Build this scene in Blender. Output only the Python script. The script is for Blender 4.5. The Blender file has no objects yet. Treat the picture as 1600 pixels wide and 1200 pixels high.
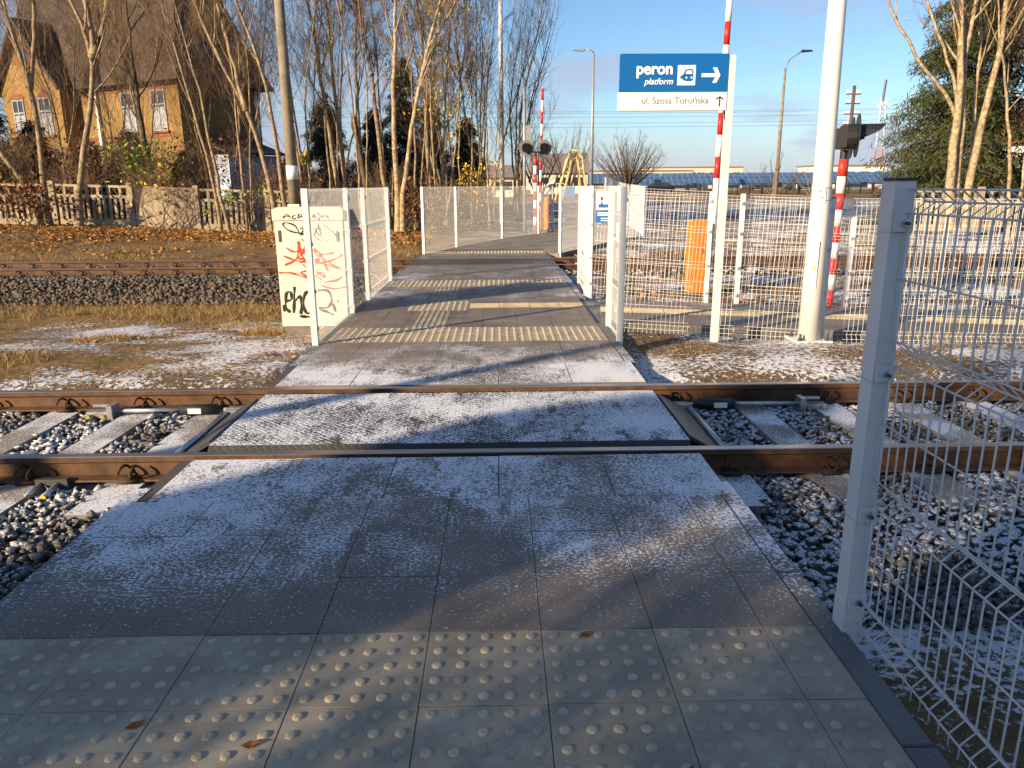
import bpy, math, random
import numpy as np
from mathutils import Matrix, Vector
R = math.radians
SC = bpy.context.scene
COL = SC.collection
random.seed(7); RNG = np.random.default_rng(7)

# ------------------------------------------------------------------ camera
CAM_H = 1.5447
cam_d = bpy.data.cameras.new('camera'); cam = bpy.data.objects.new('camera', cam_d); COL.objects.link(cam)
pi_, ya_, ro_ = 0.25679, 0.016895, -0.0064736
Fv = Vector((math.sin(ya_)*math.cos(pi_), math.cos(ya_)*math.cos(pi_), -math.sin(pi_)))
Rv = Vector((math.cos(ya_), -math.sin(ya_), 0)); Uv = Rv.cross(Fv)
R2 = math.cos(ro_)*Rv + math.sin(ro_)*Uv; U2 = -math.sin(ro_)*Rv + math.cos(ro_)*Uv
mw = Matrix((R2, U2, -Fv)).transposed().to_4x4(); mw.translation = Vector((0, 0, CAM_H))
cam.matrix_world = mw
cam_d.sensor_fit = 'HORIZONTAL'; cam_d.sensor_width = 36; cam_d.lens = 1180.94/1600*36
cam_d.clip_start = 0.05; cam_d.clip_end = 3000
SC.camera = cam

# ------------------------------------------------------------------ light
SUN_EL = 17.5
SUN_AZ = math.atan2(-0.785, -0.62)          # compass direction to the sun, clockwise from +Y
to_sun = Vector((math.sin(SUN_AZ)*math.cos(R(SUN_EL)), math.cos(SUN_AZ)*math.cos(R(SUN_EL)), math.sin(R(SUN_EL))))
sun_d = bpy.data.lights.new('sun', 'SUN'); sun = bpy.data.objects.new('sun', sun_d); COL.objects.link(sun)
sun_d.energy = 5.0; sun_d.angle = R(0.55); sun_d.color = (1.0, 0.78, 0.52)
sun.rotation_euler = to_sun.to_track_quat('Z', 'Y').to_euler()
sun.location = to_sun*60
world = bpy.data.worlds.new('World'); SC.world = world; world.use_nodes = True
wn = world.node_tree; wn.nodes.clear()
def wnode(t, **k):
    n = wn.nodes.new(t)
    for a, b in k.items(): setattr(n, a, b)
    return n
sky = wnode('ShaderNodeTexSky', sky_type='NISHITA', sun_disc=False, sun_elevation=R(SUN_EL), sun_rotation=SUN_AZ, air_density=1.0, dust_density=0.25, ozone_density=3.0)
bg = wnode('ShaderNodeBackground'); bg.inputs[1].default_value = 0.066
wout = wnode('ShaderNodeOutputWorld')
tc = wnode('ShaderNodeTexCoord'); sep = wnode('ShaderNodeSeparateXYZ')
mp = wnode('ShaderNodeMapping'); mp.inputs['Scale'].default_value = (1.6, 1.6, 7.0)
nz = wnode('ShaderNodeTexNoise'); nz.inputs['Scale'].default_value = 1.7; nz.inputs['Detail'].default_value = 7; nz.inputs['Roughness'].default_value = 0.55
rmp = wnode('ShaderNodeMapRange'); rmp.interpolation_type = 'SMOOTHSTEP'
rmp.inputs['From Min'].default_value = 0.44; rmp.inputs['From Max'].default_value = 0.62
low = wnode('ShaderNodeMapRange'); low.interpolation_type = 'SMOOTHSTEP'   # clouds thin out with height
low.inputs['From Min'].default_value = 0.30; low.inputs['From Max'].default_value = 0.05; low.inputs['To Min'].default_value = 0.25; low.inputs['To Max'].default_value = 0.85
mul = wnode('ShaderNodeMath', operation='MULTIPLY')
mixc = wnode('ShaderNodeMix', data_type='RGBA'); mixc.inputs[7].default_value = (3.75, 4.05, 5.2, 1)
L = wn.links.new
L(tc.outputs['Generated'], mp.inputs[0]); L(mp.outputs[0], nz.inputs['Vector']); L(nz.outputs[0], rmp.inputs[0])
L(tc.outputs['Generated'], sep.inputs[0]); L(sep.outputs[2], low.inputs[0]); L(rmp.outputs[0], mul.inputs[0]); L(low.outputs[0], mul.inputs[1])
haze = wnode('ShaderNodeMapRange'); haze.interpolation_type = 'SMOOTHSTEP'       # pale band of air low over the horizon
haze.inputs['From Min'].default_value = 0.11; haze.inputs['From Max'].default_value = -0.02; haze.inputs['To Min'].default_value = 0.0; haze.inputs['To Max'].default_value = 0.85
mx = wnode('ShaderNodeMath', operation='MAXIMUM'); L(sep.outputs[2], haze.inputs[0]); L(mul.outputs[0], mx.inputs[0]); L(haze.outputs[0], mx.inputs[1])
L(mx.outputs[0], mixc.inputs[0]); tint = wnode('ShaderNodeMix', data_type='RGBA', blend_type='MULTIPLY'); tint.inputs[0].default_value = 1; tint.inputs[7].default_value = (1.0, 1.10, 1.20, 1); L(sky.outputs[0], tint.inputs[6]); L(tint.outputs[2], mixc.inputs[6]); L(mixc.outputs[2], bg.inputs[0]); L(bg.outputs[0], wout.inputs[0])
SC.view_settings.view_transform = 'Standard'; SC.view_settings.look = 'None'; SC.view_settings.exposure = 1.05; SC.view_settings.gamma = 1
SC.render.engine = 'CYCLES'; SC.cycles.use_denoising = True; SC.cycles.max_bounces = 6

# ------------------------------------------------------------------ materials
MATS = {}
class NT:
    def __init__(s, name):
        s.m = bpy.data.materials.new(name); s.m.use_nodes = True; s.t = s.m.node_tree
        s.b = s.t.nodes['Principled BSDF']; MATS[name] = s.m
    def n(s, t, **k):
        x = s.t.nodes.new(t)
        for a, b in k.items():
            if a.startswith('i_'):
                x.inputs[a[2:].replace('_', ' ')].default_value = b
            else: setattr(x, a, b)
        return x
    def l(s, a, b): s.t.links.new(a, b)
    def pos(s):
        if not hasattr(s, '_p'): s._p = s.n('ShaderNodeNewGeometry')
        return s._p.outputs['Position']
    def noise(s, scale, detail=4, rough=.55, vec=None, stretch=None):
        v = vec if vec is not None else s.pos()
        if stretch:
            m = s.n('ShaderNodeMapping'); m.inputs['Scale'].default_value = stretch; s.l(v, m.inputs[0]); v = m.outputs[0]
        x = s.n('ShaderNodeTexNoise'); x.inputs['Scale'].default_value = scale; x.inputs['Detail'].default_value = detail; x.inputs['Roughness'].default_value = rough
        s.l(v, x.inputs['Vector']); return x.outputs[0]
    def math(s, op, a, b=None, clamp=False):
        x = s.n('ShaderNodeMath', operation=op); x.use_clamp = clamp
        for i, v in enumerate((a, b)):
            if v is None: continue
            if hasattr(v, 'links'): s.l(v, x.inputs[i])
            else: x.inputs[i].default_value = v
        return x.outputs[0]
    def rng(s, v, a, b, c=0., d=1., smooth=True):
        x = s.n('ShaderNodeMapRange'); x.interpolation_type = 'SMOOTHSTEP' if smooth else 'LINEAR'
        for i, q in enumerate((v, a, b, c, d)):
            if hasattr(q, 'links'): s.l(q, x.inputs[i])
            else: x.inputs[i].default_value = q
        return x.outputs[0]
    def mix(s, f, a, b):
        x = s.n('ShaderNodeMix', data_type='RGBA')
        for i, v in ((0, f), (6, a), (7, b)):
            if hasattr(v, 'links'): s.l(v, x.inputs[i])
            elif i == 0: x.inputs[0].default_value = v
            else: x.inputs[i].default_value = (*v, 1)
        return x.outputs[2]
    def ramp(s, v, stops):
        x = s.n('ShaderNodeValToRGB'); e = x.color_ramp.elements
        while len(e) < len(stops): e.new(.5)
        for q, (p, c) in zip(e, stops):
            q.position = p; q.color = (*c, 1) if isinstance(c, tuple) else (c, c, c, 1)
        s.l(v, x.inputs[0]); return x.outputs[0]
    def bump(s, h, strength=.3, dist=.01):
        x = s.n('ShaderNodeBump'); x.inputs['Strength'].default_value = strength; x.inputs['Distance'].default_value = dist
        s.l(h, x.inputs['Height']); s.l(x.outputs[0], s.b.inputs['Normal'])
    def out(s, col, rough=.6, metal=0., spec=.5):
        for i, v in (('Base Color', col), ('Roughness', rough), ('Metallic', metal), ('Specular IOR Level', spec)):
            if hasattr(v, 'links'): s.l(v, s.b.inputs[i])
            else: s.b.inputs[i].default_value = (*v, 1) if isinstance(v, tuple) else v
        return s.m
    def xyz(s):
        x = s.n('ShaderNodeSeparateXYZ'); s.l(s.pos(), x.inputs[0]); return x.outputs
SNOW = (.74, .76, .80)

def simple(name, col, rough=.6, metal=0., var=.12, scale=6., bump=0., spec=.4):
    n = NT(name); v = n.noise(scale, 4)
    c = n.mix(n.rng(v, .3, .7), tuple(x*(1-var) for x in col), tuple(min(1, x*(1+var)) for x in col))
    if bump: n.bump(n.noise(scale*6, 3), bump, .01)
    return n.out(c, rough, metal, spec)

def snow_cover(n):
    """coverage of the powder snow lying on the walkway, from where it was trodden"""
    X, Y, Z = n.xyz()
    ry = n.ramp(n.rng(Y, 0, 20, 0, 1, False), [(0, .0), (.100, .0), (.125, .10), (.148, .38), (.172, .48), (.182, .56), (.215, .58), (.222, .60), (.275, .66), (.292, .64), (.328, .60), (.336, .40), (.360, .28), (.382, .05), (.43, .02), (.52, .05), (.545, .30), (.600, .20), (.66, .34), (.70, .22), (.76, .25), (.86, .12), (.95, .02)][:32])
    side = n.math('MAXIMUM', n.rng(X, .45, 1.0, 0, .16), n.rng(X, -.6, -1.5, 0, .08))
    mid = n.math('ADD', n.rng(n.noise(.9, 3), .42, .62, -.16, .14), n.rng(n.noise(3.1, 4, .6, stretch=(1, .6, 1)), .38, .62, -.11, .11))
    scuff = n.rng(n.noise(6.5, 3, .5, stretch=(1, .42, 1)), .585, .66, 0, -.26); mid = n.math('ADD', mid, scuff); near = n.rng(Y, 2.42, 3.1, 0, 1)
    c = n.math('ADD', ry, n.math('MULTIPLY', n.math('ADD', side, mid), near))
    c = n.math('MULTIPLY', c, n.rng(Y, 18., 12., .3, 1))
    return n.math('MULTIPLY', c, n.rng(ry, .01, .05)), X, Y
def snow_mask(n, cov, fine=62., stretch=(1, 1.25, 1), soft=.05):
    g = n.noise(fine, 5, .72, stretch=stretch); m = n.noise(9, 4, .6)
    v = n.math('ADD', n.math('MULTIPLY', g, .86), n.math('MULTIPLY', m, .14))
    # noise lives mostly in .36-.64, so stretch it before comparing with the wanted coverage
    v = n.rng(v, .37, .63, 0, 1, False)
    th = n.math('SUBTRACT', 1., cov)
    return n.rng(v, n.math('SUBTRACT', th, soft), n.math('ADD', th, soft*2.2), 0, .93)

def mk_walk(name, base, dark, relief='flat', grain=.25):
    n = NT(name); cov, X, Y = snow_cover(n)
    nn = n.n('ShaderNodeSeparateXYZ'); n.pos(); n.l(n._p.outputs['True Normal'], nn.inputs[0]); flat = n.rng(nn.outputs[2], .93, .985)
    tcg = n.n('ShaderNodeTexCoord'); sg_ = n.n('ShaderNodeSeparateXYZ'); n.l(tcg.outputs['Generated'], sg_.inputs[0])
    ed = n.math('MAXIMUM', n.math('ABSOLUTE', n.math('SUBTRACT', sg_.outputs[0], .5)), n.math('ABSOLUTE', n.math('SUBTRACT', sg_.outputs[1], .5)))
    cov = n.math('ADD', cov, n.math('MULTIPLY', n.math('MULTIPLY', n.rng(ed, .478, .496, 0, .26), n.rng(n.noise(3, 3), .48, .62)), n.rng(cov, .12, .3)))
    oi = n.n('ShaderNodeObjectInfo')
    c = n.mix(n.rng(n.noise(2.3, 5), .3, .72), dark, base)
    c = n.mix(n.math('MULTIPLY', n.rng(oi.outputs['Random'], 0, 1), .35), c, tuple(x*.72 for x in base))
    c = n.mix(n.rng(n.noise(260, 2), .55, .75, 0, .4), c, tuple(x*1.5 for x in base))
    c = n.mix(n.rng(n.noise(1.1, 6, .7), .54, .72, 0, .5), c, (dark[0]*.8, dark[1]*.62, dark[2]*.45))
    if relief == 'tread':
        w = []
        for a in (45, -45):
            m = n.n('ShaderNodeMapping'); m.inputs['Rotation'].default_value = (0, 0, R(a)); n.l(n.pos(), m.inputs[0])
            k = n.n('ShaderNodeTexWave', bands_direction='X'); k.inputs['Scale'].default_value = 9.0; n.l(m.outputs[0], k.inputs['Vector']); w.append(k.outputs['Fac'])
        t = n.math('MAXIMUM', n.rng(w[0], .62, .9), n.rng(w[1], .62, .9))       # grooves
        cov = n.math('ADD', cov, n.math('MULTIPLY', n.math('SUBTRACT', t, .40), .24))
        mask = n.math('MULTIPLY', snow_mask(n, cov, 60, soft=.07), flat)
        n.bump(n.math('SUBTRACT', n.math('MULTIPLY', mask, .5), t), .4, .005)
    else:
        mask = n.math('MULTIPLY', snow_mask(n, cov), flat)
        n.bump(n.math('ADD', n.math('MULTIPLY', n.noise(180, 3), .25), mask), .45, .004)
    c = n.mix(mask, c, SNOW)
    return n.out(c, n.rng(mask, 0, 1, .62, .9), 0, .35)
mk_walk('paver', (.225, .185, .148), (.135, .115, .097))
mk_walk('rubber_panel', (.060, .056, .053), (.035, .033, .032), 'tread')
mk_walk('edge_panel', (.185, .155, .128), (.115, .100, .086))
mk_walk('kerb', (.165, .160, .155), (.11, .107, .103))
def mk_tactile():
    n = NT('tactile'); oi = n.n('ShaderNodeObjectInfo')
    base = n.mix(n.rng(oi.outputs['Random'], 0, 1), (.39, .33, .235), (.45, .385, .28))
    c = n.mix(n.rng(n.noise(3.5, 6, .65), .35, .7), (.28, .24, .18), base)
    c = n.mix(n.rng(n.noise(38, 4, .7), .58, .72, 0, .55), c, (.09, .08, .065))
    c = n.mix(n.rng(n.noise(95, 3, .8), .70, .76, 0, .7), c, (.05, .045, .04))
    n.bump(n.noise(160, 3), .2, .003)
    c = n.mix(n.rng(n.noise(75, 3, .6, stretch=(1, 1.6, 1)), .715, .735, 0, .9), c, SNOW)
    return n.out(c, .75, 0, .3)
mk_tactile()
simple('tactile_dome', (.40, .34, .245), .7, var=.2, scale=11, bump=.15); simple('guide', (.44, .37, .24), .75, var=.2, scale=4, bump=.1)
simple('far_paving', (.23, .20, .165), .9, var=.2, scale=1.5, bump=.2); simple('joint', (.075, .068, .06), .9)
def mk_rail():
    n = NT('rail_rust'); c = n.mix(n.rng(n.noise(9, 6, .7), .3, .7), (.055, .025, .011), (.135, .062, .024)); c = n.mix(n.rng(n.noise(2.2, 4, stretch=(1, 1, 3)), .5, .7, 0, .6), c, (.045, .026, .016))
    n.bump(n.noise(120, 3), .25, .002); n.out(c, .72, .15)
    n = NT('rail_top'); c = n.mix(n.rng(n.noise(4, 3, stretch=(.3, 20, 1)), .3, .7), (.24, .19, .15), (.48, .44, .40)); n.out(c, .30, .85)
mk_rail()
simple('clip_rust', (.045, .022, .012), .8)
def mk_concrete(name, col, cov0, fine=80):
    n = NT(name); c = n.mix(n.rng(n.noise(5, 6, .65), .3, .7), tuple(x*.68 for x in col), col)
    gz_ = n.n('ShaderNodeNewGeometry'); s = n.n('ShaderNodeSeparateXYZ'); n.l(gz_.outputs['Normal'], s.inputs[0])
    cv = n.math('ADD', n.math('MULTIPLY', n.rng(n.noise(1.7, 2), .38, .6), .5), cov0-.25)
    m = n.math('MULTIPLY', snow_mask(n, cv, fine), n.rng(s.outputs[2], .5, .8))
    n.bump(n.noise(60, 4), .3, .004)
    return n.out(n.mix(m, c, SNOW), .85, 0, .25)
mk_concrete('sleeper', (.27, .235, .19), .48); mk_concrete('sleeper_far', (.27, .235, .19), .5)
mk_concrete('foundation', (.30, .24, .17), .3)
def mk_stone(name, a, b, snow):
    n = NT(name); g = n.n('ShaderNodeNewGeometry'); s = n.n('ShaderNodeSeparateXYZ'); n.l(g.outputs['Normal'], s.inputs[0])
    r = g.outputs['Random Per Island']
    c = n.ramp(r, [(0, a), (.45, tuple((x+y)*.5 for x, y in zip(a, b))), (.8, b), (.93, (.13, .09, .07)), (1, (.09, .09, .095))])
    c = n.mix(n.rng(n.noise(45, 4), .3, .7), tuple(x*.6 for x in a), c)
    n.bump(n.noise(150, 3), .4, .004)
    if snow:
        v = n.math('ADD', n.noise(60, 4, .7), n.math('MULTIPLY', n.math('SUBTRACT', n.noise(1.3, 3), .5), .8))
        m = n.math('MULTIPLY', n.rng(v, .53-snow*.25, .63-snow*.25), n.rng(n.math('ADD', s.outputs[2], n.math('MULTIPLY', n.math('SUBTRACT', n.noise(38, 3), .5), .9)), .42, .56))
        c = n.mix(n.math('MULTIPLY', m, n.rng(n.noise(150, 2), .3, .6, .4, .85)), c, SNOW)
    n.out(c, .85, 0, .3)
mk_stone('ballast_snowy', (.095, .085, .078), (.185, .165, .145), .36)
mk_stone('ballast_dry', (.105, .082, .062), (.235, .18, .125), .0)
mk_stone('ballast_far', (.12, .085, .06), (.22, .16, .11), .22)
def mk_ground():
    n = NT('ground')
    a = n.n('ShaderNodeAttribute', attribute_name='zone'); s = n.n('ShaderNodeSeparateColor'); n.l(a.outputs['Color'], s.inputs[0])
    snow, leaf, grass = s.outputs[0], s.outputs[1], s.outputs[2]
    dirt = n.mix(n.rng(n.noise(3, 6, .65), .3, .7), (.060, .042, .028), (.135, .098, .062))
    gr = n.mix(n.rng(n.noise(14, 5, .7), .32, .68), (.12, .078, .032), (.32, .20, .080))
    gr = n.mix(n.rng(n.noise(1.1, 3), .58, .75, 0, .5), gr, (.085, .095, .034))
    lf = n.mix(n.rng(n.noise(22, 4, .8), .35, .65), (.09, .045, .018), (.30, .150, .050))
    lf = n.mix(n.rng(n.noise(1.4, 5), .40, .58), lf, (.19, .135, .075))
    c = n.mix(grass, dirt, gr); c = n.mix(leaf, c, lf)
    cov = n.math('MULTIPLY', n.math('ADD', snow, n.rng(n.noise(.8, 4), .36, .64, -.32, .32)), n.rng(snow, .02, .12))
    m = snow_mask(n, cov, 24, (1, 1, 1), .07)
    n.bump(n.math('ADD', n.noise(26, 6, .75), n.math('MULTIPLY', m, .3)), .9, .035)
    n.out(n.mix(m, c, SNOW), .95, 0, .15)
mk_ground()
simple('white_paint', (.63, .625, .61), .35, var=.04, scale=3, spec=.5)
simple('white_mast', (.66, .64, .59), .4, var=.05, scale=2)
simple('black_plastic', (.018, .018, .020), .45); simple('black_metal', (.020, .019, .019), .5)
simple('zinc', (.50, .52, .53), .38, .8, var=.15, scale=20)
simple('dark_steel', (.085, .085, .088), .5, .5)
simple('bolt_yellow', (.38, .33, .08), .5); simple('yellow_paint', (.75, .62, .03), .5); simple('red_paint', (.52, .022, .020), .4, var=.08); simple('red_bright', (.70, .040, .022), .42, var=.1)
simple('orange_paint', (.80, .20, .012), .5, var=.08)
simple('blue_print', (.004, .105, .34), .35, var=.03); simple('grey_print', (.16, .16, .165), .5); simple('navy_print', (.02, .06, .17), .5)
simple('sign_white', (.80, .79, .72), .4, var=.03)
simple('cabinet', (.66, .60, .47), .5, var=.05, scale=3); simple('plinth', (.17, .15, .125), .8)
simple('spray_black', (.015, .014, .014), .6); simple('spray_red', (.68, .050, .025), .6)
simple('concrete_fence', (.33, .265, .18), .9, var=.3, scale=2.5, bump=.3)
simple('concrete_pole', (.20, .165, .115), .85, var=.25, scale=3, bump=.2)
simple('bark', (.24, .175, .105), .9, var=.45, scale=8, bump=.8); simple('bark_dark', (.085, .062, .042), .9, var=.35, scale=5, bump=.4)
simple('bark_light', (.33, .245, .145), .9, var=.45, scale=8, bump=.9)
simple('twig', (.175, .115, .066), .85, var=.3, scale=2); simple('twig_far', (.16, .105, .080), .9, var=.25, scale=1)
simple('twig_red', (.24, .105, .055), .9, var=.3, scale=1)
def mk_leaf(name, a, b, t=.3):
    n = NT(name); g = n.n('ShaderNodeNewGeometry'); c = n.mix(g.outputs['Random Per Island'], a, b); n.out(c, .7, 0, .25)
    n.b.inputs['Transmission Weight'].default_value = 0
mk_leaf('leaf_litter', (.17, .065, .018), (.46, .23, .065)); mk_leaf('leaf_yellow', (.50, .33, .02), (.62, .46, .04)); mk_leaf('leaf_green', (.10, .19, .02), (.30, .36, .03))
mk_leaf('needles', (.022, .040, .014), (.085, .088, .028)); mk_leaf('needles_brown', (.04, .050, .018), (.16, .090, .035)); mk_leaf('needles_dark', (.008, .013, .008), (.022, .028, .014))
mk_leaf('dry_grass', (.20, .125, .045), (.42, .29, .12)); mk_leaf('leaf_brown', (.10, .040, .016), (.24, .095, .03))
def mk_brick(name, a, b, mortar):
    n = NT(name); t = n.n('ShaderNodeTexCoord'); k = n.n('ShaderNodeTexBrick'); m = n.n('ShaderNodeMapping'); m.inputs['Rotation'].default_value = (R(90), 0, 0)
    s = n.n('ShaderNodeSeparateXYZ'); cmb = n.n('ShaderNodeCombineXYZ'); n.l(t.outputs['Object'], s.inputs[0])
    n.l(n.math('ADD', s.outputs[0], s.outputs[1]), cmb.inputs[0]); n.l(s.outputs[2], cmb.inputs[1]); n.l(cmb.outputs[0], k.inputs['Vector'])
    for i, v in (('Color1', a), ('Color2', b), ('Mortar', mortar)): k.inputs[i].default_value = (*v, 1)
    for i, v in (('Scale', 1), ('Brick Width', .27), ('Row Height', .085), ('Mortar Size', .012)): k.inputs[i].default_value = v
    c = n.mix(n.rng(n.noise(1.5, 5), .35, .7, 0, .5), k.outputs['Color'], tuple(x*.5 for x in a)); n.bump(k.outputs['Fac'], -.5, .01); n.out(c, .85, 0, .2)
mk_brick('brick_yellow', (.31, .185, .060), (.22, .125, .040), (.22, .15, .08)); mk_brick('brick_red', (.26, .085, .035), (.20, .065, .03), (.2, .15, .1))
def mk_roof():
    n = NT('roof_tile'); t = n.n('ShaderNodeTexCoord'); s = n.n('ShaderNodeSeparateXYZ'); n.l(t.outputs['Object'], s.inputs[0])
    w = n.math('FRACT', n.math('MULTIPLY', s.outputs[2], 4.2)); w2 = n.math('FRACT', n.math('MULTIPLY', n.math('ADD', s.outputs[0], s.outputs[1]), 3.6))
    c = n.mix(n.rng(n.noise(2.5, 5), .3, .7), (.034, .022, .017), (.080, .050, .037)); c = n.mix(n.rng(w, .0, .25, .75, 0), c, (.02, .014, .012)); c = n.mix(n.rng(w2, 0, .1, .4, 0), c, (.03, .02, .016)); n.bump(w, .6, .03); n.out(c, .7, 0, .3)
mk_roof()
simple('glass_dark', (.03, .035, .042), .08, spec=.8); simple('curtain', (.26, .27, .29), .8); simple('pale_blue_plaster', (.42, .48, .60), .9, var=.15)
simple('far_wall', (.58, .52, .42), .85); simple('far_roof', (.20, .17, .16), .85); simple('far_white', (.72, .70, .65), .8); simple('terracotta', (.34, .15, .08), .85)
simple('car_paint', (.012, .012, .015), .22, spec=.7); simple('rubber', (.015, .015, .015), .8); simple('lamp_grey', (.32, .33, .34), .5, .4); simple('wood_pole', (.10, .058, .036), .9)
simple('lamp_dark', (.16, .16, .155), .5); simple('porcelain', (.75, .72, .66), .3); simple('green_metal', (.03, .12, .06), .5); simple('blue_plastic', (.02, .13, .36), .5); simple('tower_grey', (.42, .43, .44), .5, .4); simple('tower_red', (.42, .12, .07), .6)
simple('yellow_gantry', (.55, .42, .18), .7, var=.25, scale=2)
simple('mesh_white', (.74, .735, .72), .35, var=.03)
def mk_solar():
    n = NT('solar_glass'); t = n.n('ShaderNodeTexCoord'); k = n.n('ShaderNodeTexBrick'); n.l(t.outputs['Object'], k.inputs['Vector']); k.offset = 0
    for i, v in (('Color1', (.045, .10, .21)), ('Color2', (.055, .12, .24)), ('Mortar', (.35, .40, .45))): k.inputs[i].default_value = (*v, 1)
    for i, v in (('Scale', 1), ('Brick Width', 1.1), ('Row Height', 1.9), ('Mortar Size', .03)): k.inputs[i].default_value = v
    n.out(k.outputs['Color'], .18, 0, .8)
mk_solar()

# ------------------------------------------------------------------ mesh helpers
class MB:
    def __init__(s): s.v = []; s.f = []; s.mi = []
    def add(s, vs, fs, mi=0):
        o = len(s.v); s.v.extend(tuple(map(float, v)) for v in vs); s.f.extend([tuple(i+o for i in f) for f in fs]); s.mi.extend([mi]*len(fs)); return s
    def box(s, x0, x1, y0, y1, z0, z1, mi=0):
        return s.add([(x0, y0, z0), (x1, y0, z0), (x1, y1, z0), (x0, y1, z0), (x0, y0, z1), (x1, y0, z1), (x1, y1, z1), (x0, y1, z1)],
                     [(0, 3, 2, 1), (4, 5, 6, 7), (0, 1, 5, 4), (1, 2, 6, 5), (2, 3, 7, 6), (3, 0, 4, 7)], mi)
    def bbox(s, x0, x1, y0, y1, z0, z1, b=.006, mi=0):      # box with a chamfered top
        vs = []
        for z, d in ((z0, 0), (z1-b, 0), (z1, b)): vs += [(x0+d, y0+d, z), (x1-d, y0+d, z), (x1-d, y1-d, z), (x0+d, y1-d, z)]
        fs = [(0, 3, 2, 1), (8, 9, 10, 11)]
        for k in (0, 4): fs += [(k+i, k+(i+1) % 4, k+4+(i+1) % 4, k+4+i) for i in range(4)]
        return s.add(vs, fs, mi)
    def tube(s, pts, r, n=6, mi=0, cap=True):
        pts = [Vector(p) for p in pts]; rs = r if hasattr(r, '__len__') else [r]*len(pts); o = len(s.v); m = len(pts)
        for i, p in enumerate(pts):
            t = (pts[min(i+1, m-1)]-pts[max(i-1, 0)]).normalized()
            a = Vector((0, 0, 1)) if abs(t.z) < .9 else Vector((1, 0, 0)); u = t.cross(a).normalized(); w = u.cross(t)
            for k in range(n):
                q = 2*math.pi*(k+.5)/n; s.v.append(tuple(p+rs[i]*(math.cos(q)*u+math.sin(q)*w)))
        for i in range(m-1):
            for k in range(n): s.f.append((o+i*n+k, o+i*n+(k+1) % n, o+(i+1)*n+(k+1) % n, o+(i+1)*n+k)); s.mi.append(mi)
        if cap: s.f += [tuple(o+k for k in range(n))[::-1], tuple(o+(m-1)*n+k for k in range(n))]; s.mi += [mi, mi]
        return s
    def prism(s, poly, axis, a, b, mi=0):                    # polygon in the two other axes, extruded along axis
        n = len(poly); mk = {'x': lambda p, t: (t, p[0], p[1]), 'y': lambda p, t: (p[0], t, p[1]), 'z': lambda p, t: (p[0], p[1], t)}[axis]
        return s.add([mk(p, a) for p in poly]+[mk(p, b) for p in poly], [tuple(range(n))[::-1], tuple(range(n, 2*n))]+[(i, (i+1) % n, n+(i+1) % n, n+i) for i in range(n)], mi)
    def mesh(s, name, mats, smooth=False, fix=True):
        me = bpy.data.meshes.new(name); me.from_pydata(s.v, [], s.f)
        for m in (mats if isinstance(mats, (list, tuple)) else [mats]): me.materials.append(MATS[m])
        if any(s.mi): me.polygons.foreach_set('material_index', s.mi)
        if smooth: me.polygons.foreach_set('use_smooth', [True]*len(me.polygons))
        me.update(); me.validate()
        if fix and len(s.f) < 60000:
            import bmesh
            bm = bmesh.new(); bm.from_mesh(me); bmesh.ops.recalc_face_normals(bm, faces=bm.faces); bm.to_mesh(me); bm.free()
        return me
    def obj(s, name, mats, parent=None, smooth=False, **k): return link(name, s.mesh(name, mats, smooth), parent, **k)
def link(name, me, parent=None, loc=(0, 0, 0), rz=0., rot=None, scale=None):
    o = bpy.data.objects.new(name, me); COL.objects.link(o); o.location = loc; o.rotation_euler = rot if rot else (0, 0, rz)
    if scale: o.scale = scale
    if parent: o.parent = parent
    return o
def tag(o, label, cat, group=None):
    o['label'] = label; o['category'] = cat
    if group: o['group'] = group
    return o
def thing(name, label, cat, loc=(0, 0, 0), rz=0., group=None): return tag(link(name, None, None, loc, rz), label, cat, group)
def struct(o): o['kind'] = 'structure'; return o
def stuff(o): o['kind'] = 'stuff'; return o
def copytree(o, parent=None):
    c = o.copy(); COL.objects.link(c); c.parent = parent
    for ch in list(o.children): copytree(ch, c)
    return c
def np_mesh(name, V, Fq, mat, smooth=False):
    me = bpy.data.meshes.new(name); V = np.asarray(V, np.float32); Fq = np.asarray(Fq, np.int32); k = Fq.shape[1]
    me.vertices.add(len(V)); me.vertices.foreach_set('co', V.ravel()); me.loops.add(Fq.size); me.loops.foreach_set('vertex_index', Fq.ravel())
    me.polygons.add(len(Fq)); me.polygons.foreach_set('loop_start', np.arange(0, Fq.size, k, dtype=np.int32)); me.polygons.foreach_set('loop_total', np.full(len(Fq), k, np.int32))
    if smooth: me.polygons.foreach_set('use_smooth', np.ones(len(Fq), bool))
    me.materials.append(MATS[mat]); me.update(calc_edges=True); me.validate(); return me
def sstep(a, b, x): t = np.clip((x-a)/(b-a), 0, 1); return t*t*(3-2*t)
def vnoise(x, y, sc, seed):                                   # cheap smooth value noise
    x = np.asarray(x)*sc+seed*17.3; y = np.asarray(y)*sc-seed*9.1
    xi = np.floor(x).astype(np.int64); yi = np.floor(y).astype(np.int64); fx = x-xi; fy = y-yi; fx = fx*fx*(3-2*fx); fy = fy*fy*(3-2*fy)
    def h(a, b): q = (a*374761393+b*668265263+seed*1442695) & 0x7fffffff; q = ((q ^ (q >> 13))*1274126177) & 0x7fffffff; return (q % 10007)/10007.
    return (h(xi, yi)*(1-fx)+h(xi+1, yi)*fx)*(1-fy)+(h(xi, yi+1)*(1-fx)+h(xi+1, yi+1)*fx)*fy

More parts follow.
